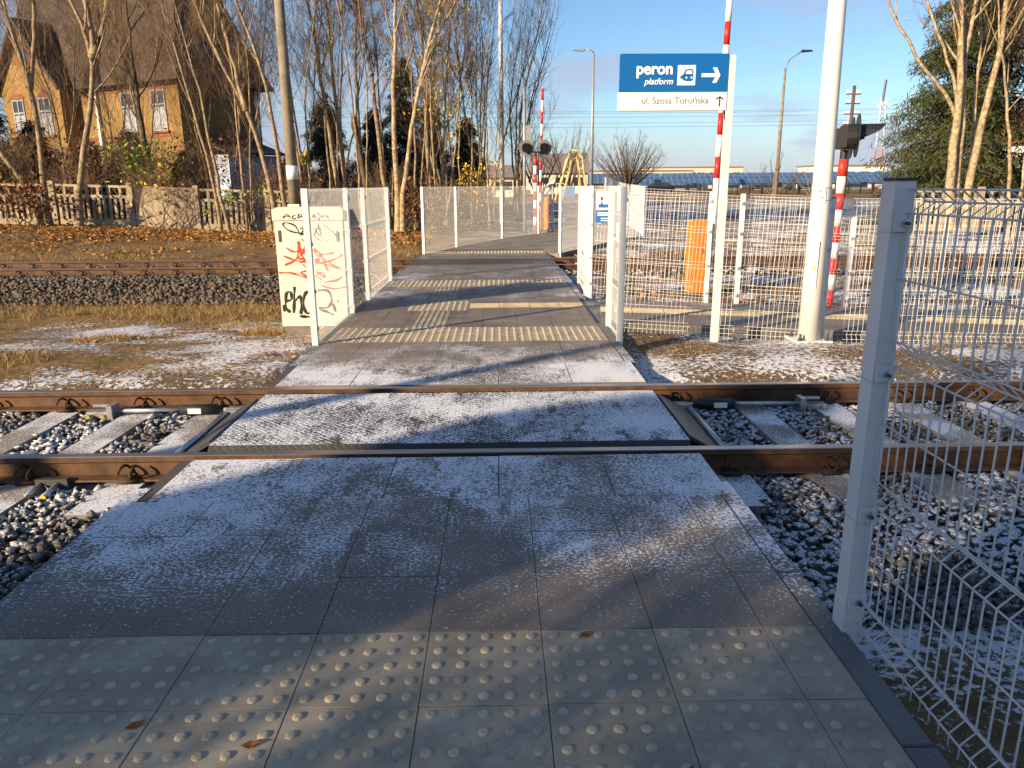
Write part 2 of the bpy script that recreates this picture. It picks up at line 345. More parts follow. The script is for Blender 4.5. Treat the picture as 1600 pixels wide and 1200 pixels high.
# ------------------------------------------------------------------ ground
def gz(x, y):
    x = np.asarray(x, float); y = np.asarray(y, float)
    base = -.10 + 0*x
    left = sstep(-1.93, -2.35, x)
    base = base - .36*left*sstep(7.2, 11.6, y)*(1-sstep(13.4, 15.0, y))
    base = base + (.14 + .28*sstep(-8., -16., x))*sstep(18.5, 24., y)*sstep(2., -2.5, x)
    base = base + .34*sstep(70., 96., y)*sstep(-10., 5., x)
    base = base + .05*sstep(1.35, 2.2, x)*sstep(6.3, 7.0, y)*(1-sstep(7.7, 8.2, y))
    t1 = sstep(2.0, 2.5, y)*(1-sstep(6.15, 6.6, y)); t2 = sstep(14.2, 15.0, y)*(1-sstep(17.2, 17.7, y))
    base = base*(1-t1)+(-.235)*t1; base = base*(1-t2)+(-.25)*t2
    base = base - .10*sstep(1.25, 1.5, x)*sstep(5., 2.0, y)*(1-t1)
    ln = 8.60-.116*(x-1.19); rp = sstep(1.05, 1.15, x)*(1-sstep(8.3, 8.6, x))*sstep(ln+.02, ln+.15, y)*(1-sstep(ln+1.7, ln+1.85, y)); base = base*(1-rp)+(-.32)*rp; rs_ = sstep(1.3, 6., x)*sstep(7.2, 8.2, y)*(1-sstep(11., 13., y)); base = base-.10*rs_*(1-rp)
    inside = sstep(-2.0, -1.86, x)*(1-sstep(1.12, 1.24, x))*(1-sstep(19.5, 19.7, y)); base = base*(1-inside)+(-.24)*inside
    n = (vnoise(x, y, 1.7, 1)-.5)*.05+(vnoise(x, y, 5.5, 2)-.5)*.03
    far = 1-sstep(40., 70., np.hypot(x, y))
    return base+n*far*(1-inside)
def zones(x, y):
    left = x < -1.2
    sn = np.where(left, .50*sstep(7.0, 9.0, y)*(1-sstep(10.9, 12.3, y))*sstep(-9.5, -6.5, x)+.30*sstep(-5, -2.2, x)*(1-sstep(7.5, 9, y)), 0.)
    sn = np.where(left & (y < 7.2), np.maximum(sn, .42), sn); sn = np.where(left & (y < 4.5), .62, sn)
    strip = sstep(-3.6, -2.6, x)*(1-sstep(-2.0, -1.9, x))*sstep(5.6, 6.2, y)*(1-sstep(8.2, 9.2, y)); sn = np.maximum(sn, .68*strip)
    rs = np.where(y < 8.3, .52, .56); rs = np.where((y > 10.3) & (y < 13.5), .42, rs); rs = np.where((y > 17.5), .52, rs)*(1-sstep(70., 88., y))
    sn = np.where(x > 1.1, rs, sn)
    mid = (x >= -1.2) & (x <= 1.1); sn = np.where(mid & (y > 20), .25*(1-sstep(40, 60, y)), sn)
    lf = np.where(left, sstep(17.6, 19., y)*(1-sstep(40, 50, y)), 0.); lf = np.where((x > 1.3) & (y > 10) & (y < 20), .35, lf)
    gr = np.where(left, sstep(6., 7., y)*(1-.6*sstep(17., 18., y)), .45); gr = np.where(y > 70, .9, gr)
    return sn, lf, gr
def build_ground():
    xs = np.unique(np.concatenate([np.linspace(-900, -60, 12), np.linspace(-60, -14, 30), np.linspace(-14, 14, 240), np.linspace(14, 60, 30), np.linspace(60, 900, 12)]).round(3))
    ys = np.unique(np.concatenate([np.linspace(-400, -20, 10), np.linspace(-20, 0, 20), np.linspace(0, 20, 190), np.linspace(20, 45, 60), np.linspace(45, 120, 24), np.linspace(120, 1600, 14)]).round(3))
    X, Y = np.meshgrid(xs, ys); Z = gz(X, Y); nx, ny = len(xs), len(ys)
    i = np.arange(nx*ny).reshape(ny, nx); Fq = np.stack([i[:-1, :-1], i[:-1, 1:], i[1:, 1:], i[1:, :-1]], -1).reshape(-1, 4)
    me = np_mesh('ground', np.stack([X, Y, Z], -1).reshape(-1, 3), Fq, 'ground', True)
    sn, lf, gr = zones(X.ravel(), Y.ravel()); a = me.color_attributes.new('zone', 'FLOAT_COLOR', 'POINT')
    a.data.foreach_set('color', np.stack([sn, lf, gr, np.ones_like(sn)], -1).astype(np.float32).ravel())
    struct(link('ground', me))
build_ground()
def gzf(x, y): return float(gz(np.array([x]), np.array([y]))[0])

# ------------------------------------------------------------------ walkway: base slabs and pavers
foot = struct(MB().box(-1.88, 1.12, -1.2, 4.22, -.2, -.010).box(-1.88, 1.12, 5.93, 15.2, -.2, -.0101).box(-1.88, 1.12, 16.98, 19.3, -.2, -.0102).obj('footpath', 'joint'))
G = .0013
_pm = {}
def paver_mesh(w, d, kind):
    key = (round(w, 3), round(d, 3), kind)
    if key in _pm: return _pm[key]
    b = MB()
    if kind == 'guide':
        b.bbox(-w/2, w/2, -d/2, d/2, -.06, -.002, .003)
        for k in range(6): x = -w/2+w*(k+.5)/6; b.bbox(x-.014, x+.014, -d/2+.004, d/2-.004, -.0025, .004, .0025)
    elif kind == 'guide_x':
        b.bbox(-w/2, w/2, -d/2, d/2, -.06, -.002, .003)
        for k in range(6): y = -d/2+d*(k+.5)/6; b.bbox(-w/2+.004, w/2-.004, y-.014, y+.014, -.0025, .004, .0025)
    else: b.bbox(-w/2, w/2, -d/2, d/2, -.06, -.001 if kind == 'tactile' else 0, .0015)
    if kind == 'tactile':
        for i in range(int(round(w/.08))):
            for j in range(int(round(d/.08))):
                x = -w/2+.04+.08*i; y = -d/2+.04+.08*j; n = 10; vs = []
                for r, z in ((.0185, -.002), (.0165, .0034), (.0105, .0062)): vs += [(x+r*math.cos(q*2*math.pi/n), y+r*math.sin(q*2*math.pi/n), z) for q in range(n)]
                b.add(vs, [(o+q, o+(q+1) % n, o+n+(q+1) % n, o+n+q) for o in (0, n) for q in range(n)]+[tuple(range(2*n, 3*n))], 1)
    nm = {'tactile': 'tactile_tile', 'guide': 'guide_tile', 'guide_x': 'guide_tile'}.get(kind, 'paver')
    me = b.mesh(nm, {'tactile': ['tactile', 'tactile_dome'], 'guide': 'tactile', 'guide_x': 'guide', 'paver': 'paver'}[kind], False, False); _pm[key] = (nm, me); return _pm[key]
def pave(x0, x1, y0, y1, kind='paver', par=None, dz=0):
    nm, me = paver_mesh(x1-x0-2*G, y1-y0-2*G, kind)
    return link(nm, me, par or foot, ((x0+x1)/2, (y0+y1)/2, random.uniform(-.0022, .0012)+dz), rot=(random.gauss(0, .0016), random.gauss(0, .0016), 0))
NX = [-1.86, -1.46, -1.06, -.66, -.26, .14, .54, .94, 1.13]
def row(xs, y0, y1, kind='paver', skip=()):
    for i in range(len(xs)-1):
        if i not in skip: pave(xs[i], xs[i+1], y0, y1, kind)
for k in range(7): row(NX, 1.2-.4*k, 1.6-.4*k)
for y in (1.6, 2.0): row(NX, y, y+.4, 'tactile')
for y in (2.4, 2.8, 3.2): row(NX, y, y+.4)
FX = [-1.79, -1.39, -.99, -.59, -.19, .21, .61, 1.01, 1.13]
row(FX, 6.65, 6.83); row(FX, 6.83, 7.23); row(FX, 7.23, 7.63)
for y in (7.63, 8.03, 12.03, 12.43, 18.0, 18.4): row(FX, y, y+.4, 'tactile')
for k in range(3): row(FX, 8.43+.4*k, 8.83+.4*k, skip=(2,)); pave(-.99, -.59, 8.43+.4*k, 8.83+.4*k, 'guide')
for k in range(4): row(FX, 10.43+.4*k, 10.83+.4*k, skip=(2,)); pave(-.99, -.59, 10.43+.4*k, 10.83+.4*k, 'guide')
for y in (9.63, 10.03):
    pave(-1.79, -1.39, y, y+.4); pave(-1.39, -1.19, y, y+.4); pave(-1.19, -.79, y, y+.4, 'tactile'); pave(-.79, -.39, y, y+.4, 'tactile')
HX = [-.39, .01, .41, .81, 1.13]
for i in range(4): pave(HX[i], HX[i+1], 9.63, 9.83); pave(HX[i], HX[i+1], 9.83, 10.23, 'guide_x'); pave(HX[i], HX[i+1], 10.23, 10.43)
for k in range(4): row(FX, 12.83+.4*k, 13.23+.4*k)
row(FX, 17.6, 18.0)
kerb_me = MB().bbox(-.05, .05, -.4975, .4975, -.16, 0, .006).mesh('kerb', 'kerb')
for x, ys in ((-1.91, [-.7+k for k in range(5)]), (1.182, [-.7+k for k in range(5)]), (-1.842, [7.15+k for k in range(8)]), (1.182, [7.15, 8.15]), (1.182, [11.15, 12.15, 13.15, 14.15])):
    for y in ys: link('kerb', kerb_me, foot, (x, y, -.006))
# crossing panels at the rails (each is a slab one can lift out)
def panels(y0, y1, bevel, par):
    b = MB(); w = .5985; z = -.004
    if bevel: b.prism([(y0, -.075), (y0+.075, z), (y1-.075, z), (y1, -.075), (y1, -.15), (y0, -.15)], 'x', -w/2, w/2)
    else: b.bbox(-w/2, w/2, y0, y1, -.15, z, .003)
    me = b.mesh('crossing_panel', 'rubber_panel' if bevel else 'edge_panel')
    for k in range(5): link('crossing_panel', me, par, (-1.53+.6*k+.02, 0, random.uniform(-.002, .002)))

# ------------------------------------------------------------------ railway tracks
rail_prof = [(-.0335, -.004), (-.030, 0), (.030, 0), (.0335, -.004), (.0335, -.036), (.0085, -.05), (.0085, -.145), (.07, -.16), (.075, -.172), (-.075, -.172), (-.07, -.16), (-.0085, -.145), (-.0085, -.05), (-.0335, -.036)]
rail_prof = [(a, b if b > -.05 else -.05+(b+.05)*.78) for a, b in rail_prof]
def rail(yc, x0, x1, par, z=0.):
    b = MB(); n = len(rail_prof); b.add([(x, yc+p[0], p[1]+z) for x in (x0, x1) for p in rail_prof], [(i, (i+1) % n, n+(i+1) % n, n+i) for i in range(n)]+[tuple(range(n)), tuple(range(n, 2*n))[::-1]])
    for i in range(3): b.mi[i] = 1
    return b.obj('rail', ['rail_rust', 'rail_top'], par)
def clip_mesh():
    b = MB(); s = []
    for k in range(26):                                      # a spring clip bent from one bar
        t = k/25*2*math.pi*1.25; s.append((-.045+.09*k/25, .045*math.sin(t)+.03, .055+.040*math.cos(t)))
    b.tube(s, .0085, 6); b.box(-.055, .055, -.01, .075, -.004, .02); return b.mesh('rail_clip', 'clip_rust', True)
clip_me = clip_mesh()
sl_me = MB().prism([(-.15, -.2), (-.115, 0), (.115, 0), (.15, -.2)], 'y', -1.28, 1.28).mesh('sleeper', 'sleeper'); sl_far = MB().prism([(-.15, -.2), (-.115, 0), (.115, 0), (.15, -.2)], 'y', -1.28, 1.28).mesh('sleeper', 'sleeper_far')
def track(ya, yb, xs, label, sme, xl, par_z=0.):
    t = thing('railway_track', label, 'railway', (0, (ya+yb)/2, 0)); yc = (ya+yb)/2
    rail(ya-yc, -xl, xl, t); rail(yb-yc, -xl, xl, t)
    for x in xs:
        link('sleeper', sme, t, (x+random.gauss(0, .008), 0, -.153), random.gauss(0, .006))
        if -1.95 < x < 1.35: continue
        for y in (ya-yc, yb-yc):
            link('rail_clip', clip_me, t, (x, y+.03, -.145)); link('rail_clip', clip_me, t, (x+.01, y-.03, -.145), math.pi)
    return t
t1 = track(4.316, 5.824, [-1.62-.6*k for k in range(1, 7)]+[-1.62+.6*k for k in range(0, 14)], 'rusty railway track with concrete sleepers crossed by the snowy rubber panels', sl_me, 60)
t2 = track(15.366, 16.870, [-1.5-.62*k for k in range(0, 22)]+[-1.5+.62*k for k in range(1, 26)], 'rusty railway track running past the concrete fence and bare trees', sl_far, 90)
panels(4.40-5.07, 5.735-5.07, True, t1); panels(3.605-5.07, 4.225-5.07, False, t1); panels(5.915-5.07, 6.645-5.07, False, t1)
panels(15.45-16.118, 16.785-16.118, True, t2); panels(14.44-16.118, 15.28-16.118, False, t2); panels(16.96-16.118, 17.595-16.118, False, t2)

# ballast stones
CV = np.array([(x, y, z) for z in (-1, 1) for x, y in ((-1, -1), (1, -1), (1, 1), (-1, 1))], float)
CF = np.array([(0, 2, 1), (0, 3, 2), (4, 5, 6), (4, 6, 7), (0, 1, 5), (0, 5, 4), (1, 2, 6), (1, 6, 5), (2, 3, 7), (2, 7, 6), (3, 0, 4), (3, 4, 7)])
def rot_rand(n):
    q = RNG.normal(size=(n, 4)); q /= np.linalg.norm(q, axis=1)[:, None]; w, x, y, z = q.T
    return np.stack([1-2*(y*y+z*z), 2*(x*y-z*w), 2*(x*z+y*w), 2*(x*y+z*w), 1-2*(x*x+z*z), 2*(y*z-x*w), 2*(x*z-y*w), 2*(y*z+x*w), 1-2*(x*x+y*y)], -1).reshape(n, 3, 3)
def stones(rects, sp, r0, r1, zfun, mat, keep=None):
    P = []
    for x0, x1, y0, y1 in rects:
        gx, gy = np.meshgrid(np.arange(x0, x1, sp), np.arange(y0, y1, sp)); P.append(np.stack([gx.ravel(), gy.ravel()], -1)+RNG.normal(0, sp*.3, (gx.size, 2)))
    P = np.concatenate(P)
    if keep is not None: P = P[keep(P[:, 0], P[:, 1])]
    n = len(P); r = RNG.uniform(r0, r1, n)*np.where(RNG.random(n) < .1, 1.35, 1); z = zfun(P[:, 0], P[:, 1])+RNG.normal(0, r0*.35, n)
    S = RNG.uniform(.55, 1.25, (n, 3)); V = (CV[None]*RNG.uniform(.55, 1.15, (n, 8, 1))+RNG.normal(0, .20, (n, 8, 3)))*S[:, None]; V = np.einsum('nij,nkj->nki', rot_rand(n), V)*(r*.80)[:, None, None]
    V[..., 2] *= .85; V += np.concatenate([P, z[:, None]], 1)[:, None]
    return np_mesh('ballast', V.reshape(-1, 3), (CF[None]+8*np.arange(n)[:, None, None]).reshape(-1, 3), mat)
SLX1 = np.array([-1.62+.6*k for k in range(-6, 14)])
def keep1(x, y):
    on_sl = (np.abs(x[:, None]-SLX1[None]).min(1) < .13) & (y > 3.86) & (y < 6.28)
    out_l = (x < -1.95-.02) | (x > 1.24); rail_ = (np.abs(y-4.316) < .085) | (np.abs(y-5.824) < .085)
    return out_l & ~on_sl & ~rail_ & ~((x < -1.2) & (y < 2.55+.25*vnoise(x, y, 2., 5)))
def z1(x, y): return -.176-.13*sstep(3.6, 2.6, y)*0-.06*sstep(3.3, 2.5, y)-.05*sstep(6.0, 6.4, y)+.03*(vnoise(x, y, 2.2, 4)-.5)
stuff(link('ballast', stones([(-5.6, -1.9, 2.6, 6.35), (1.2, 7., 2.75, 6.35)], .042, .019, .034, z1, 'ballast_snowy', keep1)))
def z2(x, y): return np.maximum(gz(x, y)+.035, -.175-.24*sstep(15.0, 13.3, y)*sstep(-1.9, -2.4, x)-.10*sstep(14.9, 14.1, y)*sstep(1.2, 1.6, x))
def keep2(x, y): return ((x < -1.95) | (x > 1.25)) & ~((np.abs(y-15.366) < .08) | (np.abs(y-16.87) < .08))
stuff(link('ballast', stones([(-15, -1.9, 13.25, 15.9)], .064, .032, .052, z2, 'ballast_dry', keep2)))
stuff(link('ballast', stones([(1.2, 12, 14.0, 15.9), (-15, 12, 16.0, 17.4)], .085, .034, .055, z2, 'ballast_far', keep2)))

# crossing restraint gear between the rails
def restraint(side, label):
    x0 = -1.83 if side < 0 else 1.20; s = side
    t = thing('panel_restraint', label, 'rail fitting', (x0, 5.07, -.162))
    b = MB(); th = .012                                      # slanted deflector plate, turned outwards and down
    b.add([(0, -.50, .135), (0, .50, .135), (s*.24, .52, -.0), (s*.24, -.52, -.0), (s*th, -.50, .155), (s*th, .50, .155), (s*(.24+th), .52, .02), (s*(.24+th), -.52, .02)],
          [(0, 1, 2, 3), (7, 6, 5, 4), (0, 4, 5, 1), (1, 5, 6, 2), (2, 6, 7, 3), (3, 7, 4, 0)]); b.obj('deflector_plate', 'dark_steel', t)
    MB().tube([(s*.27, -.5, .03), (s*.27, .5, .03)], .022, 8).obj('edge_bar', 'zinc', t, True)
    for y, k in ((.56, 1), (-.56, -1)):
        MB().tube([(s*.08, y-.02*k, .05), (s*.30, y, .05)], .016, 8).box(min(s*.15, s*.27), max(s*.15, s*.27), y-.05, y+.05, .0, .06).obj('bracket', 'zinc', t)
        MB().tube([(s*.30, y, .052), (s*.34, y, .052), (s*.345, y, .052), (s*.62, y+.0, .050)], [.018, .018, .042, .042], 12).obj('sleeve', 'black_plastic', t, True)
        MB().tube([(s*.60, y, .051), (s*1.16, y+.01*k, .045)], .017, 10).obj('restraint_rod', 'zinc', t, True)
        MB().box(min(s*1.13, s*1.17), max(s*1.13, s*1.17), y-.055, y+.07, -.02, .10).tube([(s*1.17, y+.02, .085), (s*1.30, y+.02, .085)], .013, 8).box(min(s*1.17, s*1.34), max(s*1.17, s*1.34), y-.03, y+.05, .0, .05).obj('clamp', 'zinc', t)
        for q in (1.2, 1.31): MB().tube([(s*q, y-.04, .02), (s*q, y-.07, .018)], .015, 8).obj('bolt', 'bolt_yellow', t)
        MB().box(min(s*.46, s*.56), max(s*.46, s*.56), y-.0435, y-.03, .03, .07).obj('label_plate', 'sign_white', t)
restraint(-1, 'galvanised rod and plate gear holding the rubber panels, beside two yellow-tipped bolts'); restraint(1, 'black-sleeved rod and plate gear between the rails beside the white fence')
g = thing('rail_bond', 'pair of yellow-tipped pins clamped to the rail foot', 'rail fitting', (-2.72, 4.316, -.145))
for k in (0, .1): MB().tube([(k, -.09, .0), (k, -.24, -.02)], .016, 8).obj('pin', 'zinc', g, True); MB().tube([(k, -.24, -.02), (k, -.252, -.0215)], .0175, 8).obj('tip', 'yellow_paint', g)
MB().box(-.03, .16, -.10, -.06, -.03, .03).obj('clamp', 'dark_steel', g)

# ------------------------------------------------------------------ wire mesh fences
FOLDS = [(1.526, 1.455), (1.057, .979), (.579, .493), (.128, .036)]; SINGLE = [1.252, .779, .309]
def wire_profile(d):
    p = []
    for a, b in FOLDS: p += [(a, 0), ((a+b)/2, d), (b, 0)]
    return p+[(-.01, 0)]
def panel_parts(Ln, wr=.0026, d=.045, n=4, ns=5):
    """panel along +x, folds towards +y; returns vertical wire mesh and horizontals"""
    prof = wire_profile(d); vw = MB().tube([(0, y, z) for z, y in prof], wr, ns)
    hz = [(z, 0) for z in SINGLE]
    for a, b in FOLDS: hz += [(a, 0), ((a+b)/2, d), (b, 0)]
    return vw, hz
def panel_mesh(Ln, wr=.0020, d=.04, h=1.526):
    vw, hz = panel_parts(Ln, wr, d, ns=4); v0 = np.array(vw.v); f0 = [f for f in vw.f if len(f) == 4]; k = int(Ln/.05); b = MB(); k0 = (Ln-(k-1)*.05)/2
    sc = h/1.526
    for i in range(k): b.add([(x+k0+.05*i, y, z*sc) for x, y, z in vw.v], f0)
    for z, y in hz: b.tube([(0, y-.004, z*sc), (Ln, y-.004, z*sc)], wr, 4, cap=False)
    return b.mesh('wire_panel', 'mesh_white', False, False)
post_me = {}
def post(par, x, y, z0, h, w=.06, d=.06, rz=0., cap='white_paint'):
    key = (round(h, 2), w, d)
    if key not in post_me: post_me[key] = MB().bbox(-w/2, w/2, -d/2, d/2, -.25, h, .003).mesh('post', 'white_paint'); post_me[(key, 'c')] = MB().bbox(-w/2-.001, w/2+.001, -d/2-.001, d/2+.001, h+.0005, h+.010, .004).mesh('post_cap', 'black_plastic')
    o = link('post', post_me[key], par, (x, y, z0), rz)
    if cap != 'white_paint': link('post_cap', post_me[(key, 'c')], o)
    return o
clipf_me = MB().box(-.022, .022, -.004, .004, -.022, .022).tube([(0, -.004, 0), (0, -.014, 0)], .009, 6).mesh('panel_clip', 'zinc')
_pl = {}
def fence(label, pts, h=1.53, group=None, base=None, caps='white_paint', offs=0., clips=True, end_posts=True, panels_on=None):
    """pts: ground points of the posts (x, y, z)"""
    t = thing('mesh_fence', label, 'fence', (pts[0][0], pts[0][1], pts[0][2]), 0, group); O = Vector(pts[0])
    for i, p in enumerate(pts):
        a = Vector(pts[max(i-1, 0)]); c = Vector(pts[min(i+1, len(pts)-1)]); rz = math.atan2((c-a).y, (c-a).x); q = Vector(p)-O; post(t, q.x, q.y, q.z, h, rz=rz, cap=caps)
        if clips:
            for z in (1.40, 1.0, .535, .16): link('panel_clip', clipf_me, t, (q.x+.034*math.sin(rz), q.y-.034*math.cos(rz), q.z+z), rz)
    for i in range(len(pts)-1):
        if panels_on and not panels_on[i]: continue
        a = Vector(pts[i]); c = Vector(pts[i+1]); v = c-a; Ln = math.hypot(v.x, v.y)-.03; rz = math.atan2(v.y, v.x); key = round(Ln, 2)
        if key not in _pl: _pl[key] = panel_mesh(key)
        q = a-O; link('wire_panel', _pl[key], t, (q.x+.015*math.cos(rz)-offs*math.sin(rz), q.y+.015*math.sin(rz)+offs*math.cos(rz), q.z), rot=(0, -math.atan2(v.z, Ln), rz))
    return t
# the nearest fence: every wire its own part
nf = thing('mesh_fence', 'white wire mesh fence with black-capped post standing beside the knobbled paving', 'fence', (1.2475, 2.405, 0))
pm = MB().bbox(-.0325, .0325, -.04, .04, -.3, 1.552, .004).mesh('post', 'white_paint'); pc = MB().bbox(-.034, .034, -.0415, .0415, 1.5525, 1.560, .003).mesh('post_cap', 'black_plastic')
for y in (0, -2.62): o = link('post', pm, nf, (0, y, 0)); link('post_cap', pc, o)
collar = MB().bbox(-.0345, .0345, -.042, .042, -.02, .11, .003).obj('post_collar', 'white_paint', nf)
def bolt_clip(z):
    b = MB().bbox(-.025, .033, -.052, -.0405, z-.026, z+.026, .003); o = b.obj('panel_clip', 'white_paint', nf)
    MB().tube([(.006, -.052, z), (.006, -.062, z)], .013, 6).obj('nut', 'zinc', o); MB().tube([(.006, -.06, z), (.006, -.075, z)], .006, 6).obj('bolt', 'dark_steel', o)
    MB().box(-.0335, .0335, -.0412, .0412, z-.030, z-.0285).obj('strap', 'lamp_grey', o)
for z in (1.425, .945, .45, .12): bolt_clip(z)
vw, hz = panel_parts(2.5, .0031, .045)
Rz = Matrix.Rotation(R(-90), 4, 'Z')
vw.v = [tuple(Rz @ Vector(v)) for v in vw.v]; vme = vw.mesh('vertical_wire', 'white_paint', True)
for i in range(51): link('vertical_wire', vme, nf, (.016, -.058-.05*i, 0))
hme = MB().tube([(0, -.012, 0), (0, -2.57, 0)], .0031, 6).mesh('horizontal_wire', 'white_paint', True)
for z, y in hz: link('horizontal_wire', hme, nf, (.016+y-.0045, -.035, z))
MB().tube([(.0, -.012, 1.40), (.0, -.012, .05)], .0022, 5).obj('tie_wire', 'white_paint', nf, loc=(.012, -.032, 0))

fence('white mesh fence beside the graffitied cabinet', [(-1.86, 7.55, 0), (-1.855, 9.55, 0), (-1.845, 10.70, 0), (-1.83, 12.9, 0)], offs=0)
fence('short white mesh panel on two posts at the path corner near the sign post', [(1.235, 7.60, 0), (1.245, 8.48, 0)])
fence('white mesh fence behind the tall white mast, along the side path to the platform', [(1.285, 8.53, -.065), (3.50, 8.06, -.135), (5.98, 7.80, -.15), (8.4, 7.6, -.17)], caps='b')
fence('white mesh panel at the inner corner of the side path, before the second track', [(1.27, 11.0, 0), (1.33, 12.5, 0)])
fence('white mesh fence with the blue notice, on the far side of the side path', [(1.33, 10.98, 0), (2.89, 10.45, -.08)])
fence('white mesh fence behind the side path, starting next to the orange barrier machine', [(3.30, 10.40, -.11), (4.74, 10.2, -.17), (7.15, 9.95, -.2), (9.6, 9.75, -.22)])
fence('white mesh fence angling back past the tall lamp post, beyond the second track', [(-1.74, 18.0, 0), (-1.09, 20.2, 0), (.13, 23.4, 0), (1.35, 25.7, .0), (1.9, 26.9, .0)])
fence('white mesh fence along the right of the far path, beyond the second track', [(1.46, 18.05, 0), (2.45, 20.2, 0), (3.5, 22.4, 0), (4.62, 24.5, -.02)])
fence('white mesh fence rising away towards the road beyond the far path', [(4.70, 24.6, -.03), (5.0, 30, .05), (5.4, 36, .2), (6.3, 46, .48)])
# info notice on the mesh
s = thing('notice_board', 'small white and blue notice with a figure, hung on the mesh', 'notice', (1.50, 10.86, 0), math.atan2(-.53, 1.56))
MB().bbox(-.12, .22, -.012, 0, 1.21, 1.46, .004).obj('upper_plate', 'sign_white', s); MB().bbox(-.12, .22, -.0125, 0, 1.03, 1.195, .004).obj('lower_plate', 'blue_print', s)
MB().box(-.09, .10, -.0145, -.0122, 1.235, 1.285).obj('blue_block', 'blue_print', s)
MB().prism([(-.06, 1.25), (-.045, 1.33), (-.06, 1.36), (-.05, 1.39), (-.03, 1.39), (-.02, 1.36), (-.035, 1.33), (-.02, 1.25)], 'y', -.0165, -.0148).obj('figure', 'navy_print', s)
MB().prism([(.02, 1.34), (.08, 1.33), (.10, 1.40), (.075, 1.375), (.06, 1.345)], 'y', -.0145, -.0122).obj('red_mark', 'red_bright', s)
for z in (1.165, 1.135, 1.09, 1.06): MB().box(-.10+(.05 if z < 1.1 else 0), .18, -.0145, -.0127, z-.006, z+.006).obj('text_line', 'sign_white', s)

# ------------------------------------------------------------------ side path to the platform, far path
sp = struct(MB().add([(1.14, 8.66, -.024), (8.5, 7.75, -.19), (8.5, 9.70, -.20), (3.0, 10.31, -.07), (1.14, 10.52, -.024), (1.14, 8.66, -.2), (8.5, 7.75, -.4), (8.5, 9.7, -.4), (3.0, 10.31, -.3), (1.14, 10.52, -.2)],
     [(0, 1, 2, 3, 4), (0, 5, 6, 1), (1, 6, 7, 2), (2, 7, 8, 3), (3, 8, 9, 4)]).obj('platform_path', 'kerb'))
ang = math.atan2(-.85, 7.31); slope = math.atan2(.166, 7.31)
for j, (o0, w, k) in enumerate(((.04, .4, 'paver'), (.44, .4, 'paver'), (.84, .4, 'guide_x'), (1.24, .4, 'paver'), (1.64, .24, 'paver'))):
    for i in range(18):
        nm, me = paver_mesh(.4-2*G, w-2*G, k); cx = .2+.4*i; cy = o0+w/2
        link(nm, me, sp, (1.19+cx*math.cos(ang)-cy*math.sin(ang), 8.60+cx*math.sin(ang)+cy*math.cos(ang), -.001-cx*math.tan(slope)+.001*random.random()), rot=(0, slope, ang))
fpt = [(-1.70, 18.83, -.012), (1.42, 18.0, -.0122), (4.6, 24.6, -.012), (5.2, 36, .12), (6., 46, .42), (4.2, 46, .42), (2.6, 30, .03), (1.95, 27.2, -.01), (.1, 23.4, -.012)]
fp = struct(MB().add(fpt+[(x, y, z-.25) for x, y, z in fpt], [tuple(range(9))]+[(i, 9+i, 9+(i+1) % 9, (i+1) % 9) for i in range(9)]).obj('far_path', 'far_paving'))

# ------------------------------------------------------------------ cabinet with graffiti
cb = thing('switch_cabinet', 'cream trackside cabinet sprayed with red and black graffiti', 'cabinet', (-2.325, 9.70, -.31))
MB().bbox(-.39, .39, -.17, .17, -.15, .145, .005).obj('plinth', 'plinth', cb)
MB().bbox(-.415, -.0015, -.195, .195, .146, 1.458, .004).obj('door', 'cabinet', cb); MB().bbox(.0015, .415, -.1945, .1945, .146, 1.458, .004).obj('door', 'cabinet', cb)
MB().add([(x, y, z) for z, e in ((1.460, 0), (1.585, 0), (1.615, .05)) for x, y in ((-.432+e, -.215+e), (.432-e, -.215+e), (.432-e, .215-e), (-.432+e, .215-e))], [(3, 2, 1, 0), (8, 9, 10, 11)]+[(k+i, k+(i+1) % 4, k+4+(i+1) % 4, k+4+i) for k in (0, 4) for i in range(4)]).obj('roof_cap', 'cabinet', cb)
MB().box(-.375, -.345, -.204, -.1955, 1.20, 1.34).obj('handle', 'dark_steel', cb); MB().box(.335, .365, -.204, -.1950, 1.20, 1.33).obj('handle', 'dark_steel', cb)
for z in (.3, .8): MB().box(-.4195, -.4155, -.15, -.11, z, z+.09).obj('hinge', 'dark_steel', cb)
def ribbon(mat, strokes, w, y0=-.1955):
    """each painted stroke becomes a flat band just proud of the door"""
    b = MB()
    for st in strokes:
        st = [(x*.88 if x > 0 else x, z) for x, z in st]; P = []
        for i in range(len(st)-1):
            p0 = st[max(i-1, 0)]; p1 = st[i]; p2 = st[i+1]; p3 = st[min(i+2, len(st)-1)]
            for q in np.linspace(0, 1, 7)[:-1]:
                P.append(tuple(.5*((2*p1[c])+(-p0[c]+p2[c])*q+(2*p0[c]-5*p1[c]+4*p2[c]-p3[c])*q*q+(-p0[c]+3*p1[c]-3*p2[c]+p3[c])*q**3) for c in (0, 1)))
        P.append(st[-1]); vs = []; ribbon.k += 1; e = y0-.0008-.0003*(ribbon.k % 11)
        for i, p in enumerate(P):
            a = P[max(i-1, 0)]; c = P[min(i+1, len(P)-1)]; dx, dy = c[0]-a[0], c[1]-a[1]; l = math.hypot(dx, dy) or 1; ww = w*(.8+.3*math.sin(i*.7+ribbon.k))/2
            for sg in (1, -1): vs.append((p[0]-dy/l*ww*sg, e-.00001*i, p[1]+dx/l*ww*sg))
        b.add(vs, [(2*i, 2*i+1, 2*i+3, 2*i+2) for i in range(len(P)-1)])
    b.obj('graffiti', mat, cb)
ribbon.k = 0
